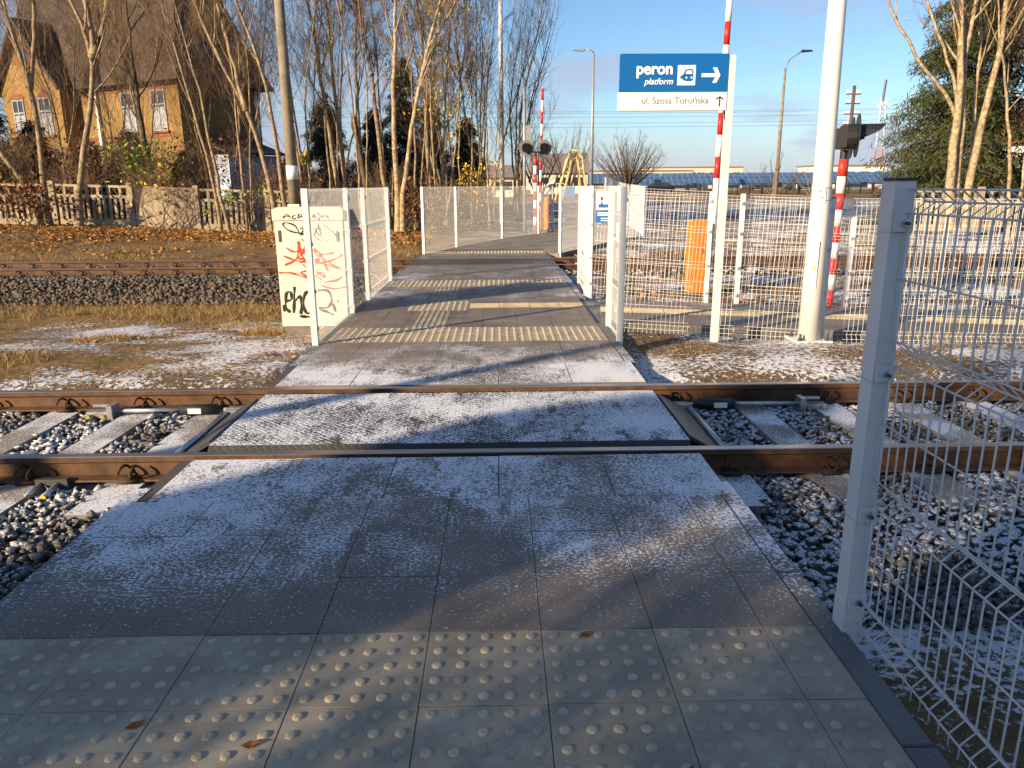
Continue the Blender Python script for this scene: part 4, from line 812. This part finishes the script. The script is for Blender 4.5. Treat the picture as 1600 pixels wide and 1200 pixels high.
bs = thing('broken_trunk', 'broken dark trunk leaning left with a snapped top', 'tree', (-4.4, 27, gzf(-4.4, 27))); MB().tube([(0, 0, -.1), (-.05, 0, .5), (-.12, 0, 1.4), (-.36, .05, 3.2), (-.43, .05, 3.72)], [.15, .115, .105, .085, .07], 10).obj('trunk', 'bark_dark', bs, True); MB().tube([(-.36, .05, 3.2), (-.42, .02, 3.5), (-.46, .04, 3.95)], [.10, .12, .03], 8).obj('snapped_top', 'bark_dark', bs)
for i, (x, y, lab) in enumerate(((-1.9, 29.5, 'thicket of bare stems with clusters of yellow leaves'), (-.55, 30.5, 'dense bare thicket left of the white lamp post'), (.75, 31.5, 'dense bare thicket reaching over the far barrier'))):
    rg = np.random.default_rng(50+i); stems = []
    for k in range(6): a = rg.uniform(0, 6.28); dx = rg.normal(.25*(i-1)+.1, .5); stems.append([(rg.normal(0, .2), rg.normal(0, .2), 0), (dx*.5, rg.normal(0, .3), 2.), (dx*1.1, rg.normal(0, .5), 4.5), (dx*1.6+.2*i, rg.normal(0, .6), 6.4)])
    tree('bare_thicket', lab, stems, 60+i, (x, y, .1), ('bark', 'twig'), limbs=9, br=6, tw=5, t0=.15, r=.05, spread=.75, top=2.5, group='bare thickets', leaf=('leaf_yellow', 1800, .065, .3, 8.5, .3, 46) if i == 0 else None)
# many-stemmed tree by the right concrete fence
st = [[(14.03, .2), (13.98, .78), (13.87, 2.1), (13.74, 2.63), (13.85, 3.5), (13.66, 4.97), (13.5, 6.7)], [(14.2, .2), (14.15, .88), (14.12, 2.4), (14.02, 3.5), (13.87, 4.97), (13.93, 6.7)], [(14.6, .2), (14.56, .78), (14.69, 2.97), (14.81, 4.07), (14.96, 4.97), (14.92, 6.7)], [(13.86, 3.3), (13.70, 3.8), (12.7, 4.75), (11.8, 5.8), (11.3, 6.7)], [(13.76, 3.9), (13.62, 4.4), (13.1, 5.4), (12.6, 6.5)], [(14.9, .3), (14.85, 1.25), (14.72, 3.), (14.63, 4.1), (14.54, 5.7)]]
tree('bare_tree', 'many-stemmed pale-barked bare tree in front of the big spruce', [[(x-14.2, (.12*j-.3 if j not in (3, 4) else -.3), z+.1) for (x, z) in s_] for j, s_ in enumerate(st)], 21, (14.2, 24, -.12), ('bark_light', 'twig'), limbs=11, br=7, tw=7, t0=.42, r=.125, limb_len=2.9, rs=[.15, .12, .135, .06, .05, .075])
tree('bare_tree', 'thin pale sapling pair right of the many-stemmed tree', [[(0, 0, 0), (-.05, 0, 1), (-.3, 0, 2.5), (-.7, 0, 4.2)], [(.15, 0, 0), (.2, 0, 1.1), (.15, 0, 2.7)]], 22, (14.75, 22, -.12), ('bark_light', 'twig'), limbs=6, br=4, tw=4, r=.06)
# far trees
def far_bush(label, x, y, h, w, n, seed, mats=('bark_dark', 'twig_far'), r=.10, br=3, tw=4, **k):
    rg = np.random.default_rng(seed); stems = []
    for i in range(n):
        a = rg.uniform(0, 6.28); e = rg.uniform(.1, 1)**.6; dx = math.cos(a)*w*e; dy = math.sin(a)*w*e; hh = h*(1-.45*e*e)*rg.uniform(.75, .9); stems.append([(dx*.04, dy*.04, 0), (dx*.32, dy*.32, hh*.4), (dx*.85, dy*.85, hh*.85)])
    return tree('bare_tree', label, stems, seed, (x, y, 0), mats, limbs=5, br=br, tw=tw, t0=.3, r=r, top=h*.2, limb_len=h*.2, twr=.022, group='far bare trees', **k)
far_bush('round bare tree spreading like a fan beside the black car', 18.6, 112, 9.8, 5.4, 46, 31, br=5, tw=5)
far_bush('bare reddish tree behind the yellow arched frame', 8.2, 92, 10, 3.4, 14, 32, ('bark_dark', 'twig_far'))
far_bush('pale bare tree behind the far barrier boom', 3.2, 60, 7.0, 3.0, 12, 33, ('bark', 'twig_far'), .07)
far_bush('bare shrub left of the tall white mast', 30.0, 84, 5.6, 3., 9, 34, ('bark_dark', 'twig_far'), .08); far_bush('low bare shrub behind the hooded signal', 28.5, 70, 3.6, 1.6, 8, 35, ('bark', 'twig_far'), .05)
for i, (x, y, h, lab) in enumerate(((16, 108, 3., 'low russet bush left of the black car'), (22.5, 113, 2.8, 'low russet bush under the fan-shaped bare tree'), (66, 175, 5., 'russet far treetop left of the lattice tower'), (88, 180, 6.5, 'russet far tree at the foot of the lattice tower'), (40, 190, 3.4, 'small russet bush beyond the solar panels'))):
    far_bush(lab, x, y, h, h*.75, 16, 40+i, ('twig_red', 'twig_red'), .035)
for x, y, lab in ((22.0, 62, 'thin young tree with a stake in the snowy field'), (-24, 62, 'thin bare tree far beyond the utility pole')):
    tree('bare_tree', lab, [[(0, 0, 0), (.05, 0, 2.5), (.25, 0, 4.6)]], int(x)+90, (x, y, 0), ('bark', 'twig_far'), limbs=6, br=2, tw=2, r=.05, limb_len=1.0, top=1.5, group='far bare trees', twr=.012)

def spruce(label, x, y, z, h, w, seed, mat, dens=1., nsize=.16, name='spruce_tree', droop=.45, base0=.03):
    rng = np.random.default_rng(seed); t = thing(name, label, 'tree', (x, y, z)); br = [(np.array([(0, 0, 0), (rng.normal(0, .1), 0, h*.5), (0, 0, h)]), np.array([.018*h+.03, .011*h+.02, .01]))]; P = []
    nb = int(h*15*dens)
    for i in range(nb):
        f = base0+(1-base0)*rng.random()**.85; L_ = w*(1-f)**.75*rng.uniform(.6, 1.12)+.15; a = rng.uniform(0, 6.283); d = np.array([math.cos(a), math.sin(a), 0]); n = 7; s_ = np.linspace(0, 1, n)
        Q = np.array([0, 0, h*f])+d[None]*(L_*s_)[:, None]; Q[:, 2] += L_*(.12*s_-droop*s_**1.6)+.10*L_*s_**4; br.append((Q, np.linspace(.02+.006*L_, .006, n)))
        m = int(L_*95*dens)+10; u = rng.uniform(.12, 1., m); k = np.clip((u*(n-1)).astype(int), 0, n-2); ff = (u*(n-1)-k)[:, None]; C = Q[k]*(1-ff)+Q[k+1]*ff
        sp_ = .20*L_*(1-u*.7)[:, None]+.05; C = C+rng.normal(0, 1, (m, 3))*sp_*np.array([1, 1, .35]); C[:, 2] -= np.abs(rng.normal(0, .14, m)); P.append(C)
    V, Fq = tubes_np(br, 5); link('trunk', np_mesh('trunk', V, Fq, 'bark_dark', True), t)
    P = np.concatenate(P); n = len(P); d = rng.normal(size=(n, 3)); d[:, 2] = -np.abs(d[:, 2])-.3; d /= np.linalg.norm(d, axis=1)[:, None]; e = rng.normal(size=(n, 3)); e -= (e*d).sum(1)[:, None]*d; e /= np.linalg.norm(e, axis=1)[:, None]
    s_ = (nsize*rng.uniform(.6, 1.4, n))[:, None]; V = np.stack([P, P+d*s_*.5+e*s_*.075, P+d*s_*1.15, P+d*s_*.5-e*s_*.075], 1).reshape(-1, 3)
    link('crown', np_mesh('crown', V, np.arange(4*n).reshape(n, 4), mat), t); return t
spruce('large green spruce behind the near fence post', 17.1, 29.5, -.1, 11, 2.9, 71, 'needles', 1.15, .24)
spruce('tall browning spruce right of the green one', 19.6, 31, -.1, 15, 4.3, 72, 'needles_brown', 1.0, .26)
spruce('browning spruce at the edge of view behind the concrete fence', 22.6, 29, -.1, 12, 3.6, 73, 'needles_brown', .9, .24)
for i, (x, y, h, w, lab) in enumerate(((-8.6, 40, 6.2, 1.9, 'dark pointed conifer behind the curved bare tree'), (-6.3, 41, 5.4, 1.9, 'dark conifer behind the broken trunk'), (-5.0, 43, 8.2, 1.9, 'tallest dark conifer in the row behind the trunks'), (-3.4, 41, 6., 1.7, 'dark conifer behind the straight bare tree'), (-1.6, 42, 5.0, 1.7, 'dark conifer behind the yellow-leaved thicket'))):
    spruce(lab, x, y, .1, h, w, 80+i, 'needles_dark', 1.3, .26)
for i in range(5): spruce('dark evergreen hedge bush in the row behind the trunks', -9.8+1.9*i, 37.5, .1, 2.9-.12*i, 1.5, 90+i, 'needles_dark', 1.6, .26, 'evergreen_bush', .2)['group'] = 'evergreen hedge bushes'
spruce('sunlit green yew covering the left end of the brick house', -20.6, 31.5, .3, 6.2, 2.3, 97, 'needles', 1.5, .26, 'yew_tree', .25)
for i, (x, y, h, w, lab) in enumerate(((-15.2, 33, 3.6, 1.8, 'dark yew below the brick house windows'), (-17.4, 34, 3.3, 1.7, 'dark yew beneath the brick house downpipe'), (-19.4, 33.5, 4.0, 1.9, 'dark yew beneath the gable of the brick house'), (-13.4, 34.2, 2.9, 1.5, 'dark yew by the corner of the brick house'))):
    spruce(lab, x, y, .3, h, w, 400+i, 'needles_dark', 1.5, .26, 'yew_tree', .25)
spruce('low green hedge bush beneath the spruces', 18.2, 28.6, -.1, 3.0, 2.4, 99, 'needles', 1.6, .24, 'evergreen_bush', .2)
# undergrowth along the left fence
def shrub(label, x, y, h, n, seed, leaf, mats=('twig', 'twig')):
    rg = np.random.default_rng(seed); stems = [[(rg.normal(0, .25), rg.normal(0, .15), 0), (rg.normal(0, .5), rg.normal(0, .3), h*.5), (rg.normal(0, .8), rg.normal(0, .4), h*.8)] for _ in range(n)]
    return tree('shrub', label, stems, seed, (x, y, gzf(x, y)), mats, limbs=5, br=3, tw=2, t0=.25, r=.014, top=h*.3, limb_len=h*.4, twr=.006, cat='shrub', leaf=leaf, group='shrubs along the concrete fence')
shrub('bramble shrub heavy with brown leaves before the concrete fence', -15.3, 25.2, 1.2, 14, 101, ('leaf_brown', 900, .07, 0, 3, .3, 40))
shrub('tangled shrub with green leaves over the concrete fence', -12.3, 27.6, 2.6, 18, 102, ('leaf_green', 420, .065, .8, 4, .25, 16)); shrub('tangled bare shrub behind the fence near the forked tree', -14.4, 27.9, 2.4, 20, 103, ('leaf_brown', 160, .08, 0, 4, .3, 20))
shrub('small shrub with lime leaves on the fence beside the board', -9.0, 26.6, 1.3, 9, 104, ('leaf_green', 200, .06, .2, 2, .14, 6)); shrub('tangled bare shrub before the plain fence board', -11.3, 26.4, 1.7, 16, 105, ('leaf_yellow', 60, .08, 0, 4, .3, 10))
shrub('twiggy undergrowth at the foot of the straight bare tree', -2.6, 26.0, 1.5, 16, 106, ('leaf_brown', 500, .08, 0, 1.2, .35, 30)); shrub('twiggy undergrowth behind the cabinet', -6.4, 26.6, 1.8, 16, 107, ('leaf_brown', 200, .07, 0, 1.2, .35, 20)); shrub('twiggy undergrowth before the dark conifers', -4.2, 29.5, 2.2, 20, 108, ('leaf_brown', 150, .07, 0, 1.2, .35, 20))
shrub('bare tangle behind the thickest trunk by the house', -10.4, 28.4, 2.6, 20, 109, ('leaf_brown', 120, .08, 0, 3, .35, 14)); shrub('leafy yellow undergrowth behind the mesh fence', -.9, 27.6, 1.8, 16, 110, ('leaf_yellow', 420, .055, .2, 2.4, .25, 18))

for i, (x, y, h) in enumerate(((-18.6, 28.6, 2.6), (-17.0, 28.8, 2.9), (-15.9, 29.0, 2.4), (-13.2, 29.0, 3.0), (-11.6, 29.6, 2.6), (-8.2, 28.8, 2.2))):
    shrub(['dense brown tangle behind the fence under the gable', 'dense brown tangle behind the fence left of the forked tree', 'dense brown tangle behind the forked tree', 'dense brown tangle under the facade windows', 'dense brown tangle behind the fence board', 'dense brown tangle behind the slim leaning trees'][i], x, y, h, 26, 130+i, ('leaf_brown', 260, .06, 0, 3, .35, 24))
# fallen leaves, dry grass
def litter(name, n, fx, size, mat, seed):
    rg = np.random.default_rng(seed); P = fx(rg, n); P = np.concatenate([P, (gz(P[:, 0], P[:, 1])+rg.uniform(.005, .05, len(P)))[:, None]], 1); V, Fq = leaf_quads(P, size, rg, True); return stuff(link(name, np_mesh(name, V, Fq, mat)))
def fx1(rg, n):
    x = rg.uniform(-19, -1.9, n); y = 18.2+8.6*rg.random(n)**.55; k = vnoise(x, y, .6, 8)*.6+rg.random(n)*.4+.34*sstep(21.5, 25.5, y) > .60; return np.stack([x, y], -1)[k]
litter('fallen_leaves', 30000, fx1, .055, 'leaf_litter', 1)
def fx2(rg, n):
    x = rg.uniform(-12, -1.95, n); y = rg.uniform(6.3, 14.2, n); k = (vnoise(x, y, .9, 9)+.3*sstep(12, 13.5, y) > .62); return np.stack([x, y], -1)[k]
litter('fallen_leaves', 5000, fx2, .024, 'leaf_litter', 2)
def fx3(rg, n):
    x = rg.uniform(1.6, 12, n); y = rg.uniform(10.6, 19, n); k = (vnoise(x, y, .7, 10) > .5) & ~((y > 14.9) & (y < 17.4)); return np.stack([x, y], -1)[k]
litter('fallen_leaves', 3600, fx3, .05, 'leaf_litter', 3)
def grass(n, fx, h, seed):
    rg = np.random.default_rng(seed); P = fx(rg, n); n = len(P); z = gz(P[:, 0], P[:, 1])-.01; a = rg.uniform(0, 6.28, n); w = .004; hh = h*rg.uniform(.4, 1.3, n); l = rg.normal(0, .6, (n, 2))*hh[:, None]
    B = np.concatenate([P, z[:, None]], 1); d = np.stack([np.cos(a)*w, np.sin(a)*w, 0*a], -1); T = B+np.concatenate([l, hh[:, None]], 1); return stuff(link('dry_grass', np_mesh('dry_grass', np.stack([B-d, B+d, T], 1).reshape(-1, 3), np.arange(3*n).reshape(n, 3), 'dry_grass')))
def gx1(rg, n):
    x = rg.uniform(-12, -1.98, n); y = rg.uniform(6.25, 13.7, n); d = vnoise(x, y, 1.1, 11)*.7+vnoise(x, y, 4., 12)*.3+.34*sstep(11.2, 12.6, y)+.28*(1-sstep(6.4, 7.2, y))*sstep(-2.6, -3.6, x); k = d > .56; return np.stack([x, y], -1)[k]
grass(90000, gx1, .095, 1)
def gx2(rg, n):
    x = rg.uniform(1.3, 9, n); y = rg.uniform(6.3, 8.2, n); k = vnoise(x, y, 2.1, 13)*.6+vnoise(x, y, 7., 14)*.4 > .56; return np.stack([x, y], -1)[k]
grass(9000, gx2, .035, 2)
def gx3(rg, n):
    x = rg.uniform(1.5, 14, n); y = rg.uniform(10.7, 30, n); k = (vnoise(x, y, .8, 15) > .56) & ~((y > 14.4) & (y < 17.7)) & (x > 5.2*(y > 17.7)); return np.stack([x, y], -1)[k]
grass(26000, gx3, .10, 3)
def gx4(rg, n):
    x = rg.uniform(-18, -1.9, n); y = rg.uniform(17.7, 26.6, n); k = vnoise(x, y, .9, 16)*.6+vnoise(x, y, 3.5, 17)*.4 > .47; return np.stack([x, y], -1)[k]
grass(42000, gx4, .10, 4)
for i, (x, y, rz) in enumerate(((-1.09, 1.93, .6), (.505, 1.70, 1.1), (-.72, 1.84, .2), (.30, 2.36, .4), (.62, 12.9, .3))):
    V = MB().add([(-.03, 0, .006), (-.005, -.014, .002), (.028, 0, .010), (-.002, .015, .008), (0, 0, .001)], [(0, 1, 4), (1, 2, 4), (2, 3, 4), (3, 0, 4)])
    tag(V.obj('fallen_leaf', 'leaf_brown', loc=(x, y, .001), rz=rz), 'small curled brown leaf lying on the knobbled paving' if i < 4 else 'dark curled leaf on the snowy edge before the second track', 'leaf', 'leaves on the knobbled paving' if i < 4 else None)

# ------------------------------------------------------------------ brick house
hs = thing('brick_house', 'yellow brick house with red bands and a steep tiled roof', 'house', (-15.1, 38.5, .2), R(-30))
W_, D_, E_ = 14.0, 5.0, 6.6         # facade length (towards -x), depth, eaves
MB().box(-W_, 0, 0, D_, -.5, E_).obj('wall', 'brick_yellow', hs)
MB().add([(-W_-.2, -.55, E_-.35), (.65, -.55, E_-.35), (.65, D_+.55, E_-.35), (-W_-.2, D_+.55, E_-.35), (-W_-.2, D_/2, E_+7.6), (-2.3, D_/2, E_+7.6), (.65, 2.0, E_-.35), (.65, D_-2, E_-.35)],
         [(0, 1, 5, 4), (1, 2, 5), (2, 3, 4, 5), (3, 0, 4), (0, 3, 2, 1)]).obj('roof', 'roof_tile', hs)
MB().prism([(-.3, -.5), (-.3, E_), (2.3, E_+3.1), (4.9, E_), (4.9, -.5)], 'y', -.9, .6).obj('gable_wall', 'brick_yellow', hs, loc=(-W_+1.2, 0, 0))
gr = MB(); 
for s_ in (-1, 1): gr.add([(2.3, -1.3, E_+3.25), (2.3, 2.6, E_+3.25), (2.3+s_*3.1, 2.6, E_-.25), (2.3+s_*3.1, -1.3, E_-.25), (2.3, -1.3, E_+3.0), (2.3, 2.6, E_+3.0), (2.3+s_*3.0, 2.6, E_-.42), (2.3+s_*3.0, -1.3, E_-.42)], [(0, 1, 2, 3), (7, 6, 5, 4), (0, 3, 7, 4), (1, 5, 6, 2), (2, 6, 7, 3)])
gr.obj('gable_roof', 'roof_tile', hs, loc=(-W_+1.2, 0, 0))
MB().tube([(-W_+3.5, -.905, E_+1.4), (-W_+3.5, -.96, E_+1.4)], .62, 24).obj('round_window', 'brick_red', hs); MB().tube([(-W_+3.5, -.965, E_+1.4), (-W_+3.5, -.975, E_+1.4)], .46, 24).obj('pane', 'glass_dark', hs)
for z in (.9, 3.75, 5.95): MB().box(-W_-.01, .012, -.012, D_+.01, z, z+.16).obj('brick_band', 'brick_red', hs)
def hwin(x, y, z, w=1.05, h=1.9):
    o = MB().box(x-w/2, x+w/2, y-.02, y+.1, z, z+h).obj('window', 'glass_dark', hs)
    f = MB()
    for a, c in ((-w/2, -w/2+.08), (-.04, .04), (w/2-.08, w/2)): f.box(x+a, x+c, y-.05, y-.021, z, z+h)
    for a in (0, h*.62, h-.08): f.box(x-w/2+.081, x-.041, y-.049, y-.021, z+a, z+a+.08); f.box(x+.041, x+w/2-.081, y-.049, y-.021, z+a, z+a+.08)
    f.obj('frame', 'curtain', o); MB().box(x-w/2+.09, x+w/2-.09, y-.0205-.004, y-.0205, z+.1, z+h*.58).obj('curtain', 'curtain', o); MB().box(x-w/2-.1, x+w/2+.1, y-.12, y-.0, z-.1, z-.005).obj('sill', 'brick_red', o)
    P = [(x-w/2-.1, z+h+.02)]+[(x+(w/2+.1)*math.cos(q), z+h+.02+.28*math.sin(q)) for q in np.linspace(math.pi, 0, 9)]+[(x+w/2+.1, z+h+.02)]; MB().prism(P[1:-1], 'y', y-.03, y+.05).obj('arch', 'brick_red', o)
for x in (-1.5, -3.8): hwin(x, 0, 4.05)
for x in (-W_+2.3, -W_+4.7): hwin(x, -.9, 4.05)
MB().box(-5.05, -4.9, -.16, -.02, 0, E_).obj('downpipe', 'far_white', hs, loc=(-1.2, 0, 0))
MB().box(.02, .10, D_-.35, D_-.2, 0, E_).obj('downpipe', 'far_white', hs)
MB().box(-6.5, -5.7, D_/2+.3, D_/2+1.1, E_+3.6, E_+6.4).obj('chimney', 'brick_red', hs)
an = thing('annex', 'pale blue plastered annex against the shaded house wall', 'annex', (-15.1, 38.5, .2), R(-30)); MB().box(.02, 1.6, 1.2, 4.6, -.5, 2.9).obj('wall', 'pale_blue_plaster', an); MB().add([(.02, 1.0, 3.5), (1.8, 1.0, 2.92), (1.8, 4.8, 2.92), (.02, 4.8, 3.5), (.02, 1.0, 3.62), (1.8, 1.0, 3.04), (1.8, 4.8, 3.04), (.02, 4.8, 3.62)], [(3, 2, 1, 0), (4, 5, 6, 7), (0, 1, 5, 4), (1, 2, 6, 5), (2, 3, 7, 6), (3, 0, 4, 7)]).obj('roof', 'roof_tile', an)

# ------------------------------------------------------------------ background
def railing():
    t = thing('metal_railing', 'black metal railing along the far edge of the snowy field', 'fence', (24.5, 100, .2))
    for k in range(32): MB().box(1.6*k-.06 if k % 3 else 1.6*k-.16, 1.6*k+.06 if k % 3 else 1.6*k+.16, -.05, .05, -.1, 1.45).obj('post', 'black_metal', t)
    for z in (1.38, .75, .15): MB().box(-.5, 50.2, -.03, .03, z-.04, z+.04).obj('rail', 'black_metal', t)
    for k in range(31): MB().add([(1.6*k+.1+.2*j+d, -.012, z) for j in range(8) for z in (.15, 1.38) for d in (0, .022)], [(4*j, 4*j+1, 4*j+3, 4*j+2) for j in range(8)]).obj('bars', 'black_metal', t)
railing()
for i in range(9):
    x = 26+i*8.2; s = thing('solar_table', 'blue solar panel table in the row beyond the railing', 'solar panel', (x, 150+(i % 2)*3, 0), R(-4), 'solar panel tables'); MB().box(-4., 4., -2.3, 2.3, -.05, .05).obj('panels', 'solar_glass', s, loc=(0, 0, 2.35), rot=(R(24), 0, 0))
    for q in (-3, 0, 3): MB().box(q-.06, q+.06, -1.0, -.9, -.1, 1.9).obj('leg', 'lamp_grey', s); MB().box(q-.06, q+.06, .9, 1.0, -.1, 2.7).obj('leg', 'lamp_grey', s)
for i in range(8):
    s = thing('solar_table', 'blue solar panel table in the second row, farther off', 'solar panel', (22+i*9.5, 172, 0), R(-4), 'solar panel tables, second row'); MB().box(-4.6, 4.6, -2.6, 2.6, -.05, .05).obj('panels', 'solar_glass', s, loc=(0, 0, 2.9), rot=(R(24), 0, 0)); MB().box(-3, 3, -.05, .05, -.1, 2.8).obj('leg', 'lamp_grey', s)
def fbuild(label, x, y, w, d, h, roof, wm, rm, wins=6, rz=0.):
    t = thing('building', label, 'building', (x, y, 0), R(rz)); MB().box(-w/2, w/2, 0, d, -.3, h).obj('wall', wm, t)
    if roof: MB().prism([(-.6, h-.1), (d/2, h+roof), (d+.6, h-.1)], 'x', -w/2-.5, w/2+.5).obj('roof', rm, t)
    else: MB().box(-w/2-.3, w/2+.3, -.3, d+.3, h+.002, h+.35).obj('roof', rm, t)
    for k in range(wins):
        wx = -w/2+w*(k+.5)/wins; o = MB().box(wx-w/wins*.28, wx+w/wins*.28, -.06, .02, h*.4, h*.78).obj('window', 'glass_dark', t); MB().box(wx-.05, wx+.05, -.09, -.062, h*.4, h*.78).obj('frame', 'far_white', o)
fbuild('long low cream building behind the fan-shaped bare tree', 30, 240, 60, 14, 5.5, 0, 'far_wall', 'far_roof', 14); fbuild('low orange-lit building right of the platform sign', 62, 245, 30, 12, 6.6, 0, 'far_wall', 'terracotta', 8); fbuild('cream hall beside the lattice tower', 86, 190, 18, 10, 5.6, 0, 'far_white', 'far_roof', 5)
fbuild('grey roofed house behind the yellow arched frame', 10.5, 130, 9, 9, 3.6, 3.2, 'far_wall', 'far_roof', 3); fbuild('white house behind the spruces', 46, 60, 9, 8, 4.6, 2.5, 'far_white', 'terracotta', 3); fbuild('pale house far off behind the utility pole', -26, 88, 7, 7, 3.0, 2., 'far_wall', 'far_roof', 2)
fbuild('grey shed left of the far signal', -1., 95, 7, 6, 2.6, 1.4, 'far_wall', 'far_roof', 2)
yt = thing('yellow_tanks', 'two upright yellow tanks on a frame far beyond the utility pole', 'tank', (-22.1, 90, 0))
for x in (-.5, .55): MB().tube([(x, 0, 3.7), (x, 0, 5.5)], .46, 14).obj('tank', 'yellow_paint', yt, True)
for x in (-.9, .95): MB().box(x-.06, x+.06, -.3, .3, 0, 3.7).obj('leg', 'lamp_grey', yt)
MB().box(-1.1, 1.1, -.4, .4, 3.5, 3.69).obj('platform', 'lamp_grey', yt)
ya = thing('arched_frame', 'yellow arched lattice frame standing beyond the far path', 'frame', (7.6, 80, 0))
for dy in (-.6, .6):
    MB().tube([(-1.7, dy, .0), (-1.0, dy, 2.2), (-.55, dy, 4.), (-.1, dy, 5.), (.6, dy, 4.95), (1.0, dy, 4.2), (1.2, dy, 2.7), (1.75, dy, .0)], .085, 6).obj('outer_arch', 'yellow_gantry', ya, True); MB().tube([(-1.0, dy, .0), (-.4, dy, 2.4), (-.1, dy, 3.9), (.3, dy, 4.3), (.62, dy, 3.8), (.75, dy, 2.4), (1.1, dy, 0)], .06, 6).obj('inner_arch', 'yellow_gantry', ya, True)
b = MB()
for p, q in (((-1.35, 1.1), (-.75, 1.0)), ((-.75, 3.2), (-.3, 3.)), ((-.3, 4.6), (.0, 4.1)), ((.6, 4.9), (.5, 4.1)), ((1.1, 3.4), (.7, 3.)), ((1.45, 1.4), (.9, 1.2))): b.tube([(p[0], -.6, p[1]), (q[0], .6, q[1])], .07, 5)
b.obj('bracing', 'yellow_gantry', ya)
def car(label, x, y, rz, paint):
    t = thing('car', label, 'car', (x, y, gzf(x, y)), rz); body = [(-2.2, .35), (-2.25, .75), (-2.05, .98), (-1.2, 1.05), (-.4, 1.52), (1.2, 1.58), (1.95, 1.2), (2.2, 1.05), (2.25, .5), (2.1, .32)]
    MB().prism(body, 'y', -.86, .86).obj('body', paint, t)
    MB().prism([(-1.05, 1.06), (-.38, 1.45), (.35, 1.49), (.35, 1.06)], 'y', -.875, -.862).obj('window', 'glass_dark', t); MB().prism([(.45, 1.06), (.45, 1.49), (1.15, 1.5), (1.75, 1.15), (1.7, 1.06)], 'y', -.875, -.862).obj('window', 'glass_dark', t)
    for sx in (-1.4, 1.4):
        for sy in (-.80, .80): w = MB().tube([(sx, sy-.1, .32), (sx, sy+.1, .32)], .33, 18).obj('wheel', 'rubber', t); MB().tube([(sx, sy-.108, .32), (sx, sy+.108, .32)], .2, 12).obj('rim', 'lamp_grey', w)
    MB().box(-2.27, -2.2, -.7, -.4, .68, .85).obj('headlight', 'porcelain', t); MB().box(2.2, 2.28, -.75, -.5, .85, 1.05).obj('tail_light', 'red_paint', t)
car('black car parked by the railing next to the fan-shaped bare tree', 21.2, 104, 0, 'car_paint'); car('white car parked far beyond the far path', 6.3, 92, .2, 'far_white')
tag(MB().bbox(-.6, .6, -.5, .5, 0, 1.3, .05).bbox(-.65, .65, -.55, .55, 1.301, 1.42, .04).obj('waste_container', 'blue_plastic', loc=(8.1, 88, 0)), 'blue waste container beneath the yellow arched frame', 'container')
gpp = thing('green_frame', 'small dark green metal frame beside the lamp post', 'frame', (-1.05, 30.2, .1))
for x in (-.25, 0, .25): MB().box(x-.03, x+.03, -.03, .03, 0, 2.0-.3*abs(x)).obj('bar', 'green_metal', gpp)
MB().box(-.28, .28, -.028, .028, .9, .98).obj('crossbar', 'green_metal', gpp)
# buildings added out of view to shade the crossing, and unseen trees dappling it
sdir = Vector((.785, .62)).normalized(); ndir = Vector((-sdir.y, sdir.x))
def behind(label, s0, depth, n0, n1, h, roof, name='building'):
    c = sdir*s0; t = thing(name, label, 'building', (c.x, c.y, -.1), math.atan2(ndir.y, ndir.x))
    MB().box(n0, n1, 0, depth, 0, h).obj('wall', 'brick_yellow', t); MB().prism([(n0-.1, h), ((n0+n1)/2, h+roof), (n1+.1, h)], 'y', -.3, depth+.3).obj('roof', 'roof_tile', t)
    for k in range(3): q = n0+(n1-n0)*(k+.5)/3; o = MB().box(q-.35, q+.35, -.05, .02, 1., 2.3).obj('window', 'glass_dark', t); MB().box(q-.04, q+.04, -.08, -.052, 1., 2.3).obj('frame', 'far_white', o)
behind('added brick building with a low gable behind the viewer, shading the near paving', -15.0, 5., 2.25, 3.93, 5.75, .95); behind('added tall brick building behind the viewer, shading the near fence', -16., 8., -9., 1.19, 8.4, 3.0)  # added sun blockers, sized to set the edge of the near shade
pb = thing('lighting_mast', 'slim white lamp mast behind the viewer', 'mast', (sdir.x*-8+ndir.x*5.12, sdir.y*-8+ndir.y*5.12, -.1)); MB().tube([(0, 0, 0), (0, 0, 6.5)], [.11, .08], 16).obj('shaft', 'white_mast', pb, True); MB().box(-.6, 0, -.06, .06, 6.4, 6.5).obj('lamp_arm', 'lamp_grey', pb)
for i, (a, c, lab) in enumerate(((-12.5, 1.9, 'dense bare tree beside the added low-gabled building behind the viewer'), (-11.0, 1.1, 'dense bare tree beside the added tall building behind the viewer'), (-9.2, 1.55, 'dense bare tree in the gap between the two added buildings'))):
    tree('bare_tree', lab, [[(0, 0, 0), (.1, 0, 2.), (.0, .1, 4.2)], [(0, 0, .8), (.35, .2, 2.4), (.5, .2, 4.)], [(0, 0, .8), (-.3, -.2, 2.4), (-.45, 0, 4.)]], 120+i, (sdir.x*a+ndir.x*c, sdir.y*a+ndir.y*c, -.1), ('bark', 'twig'), limbs=16, br=7, tw=6, t0=.1, r=.06, limb_len=1.5, top=2.5, twr=.016, group='bare trees behind the viewer')
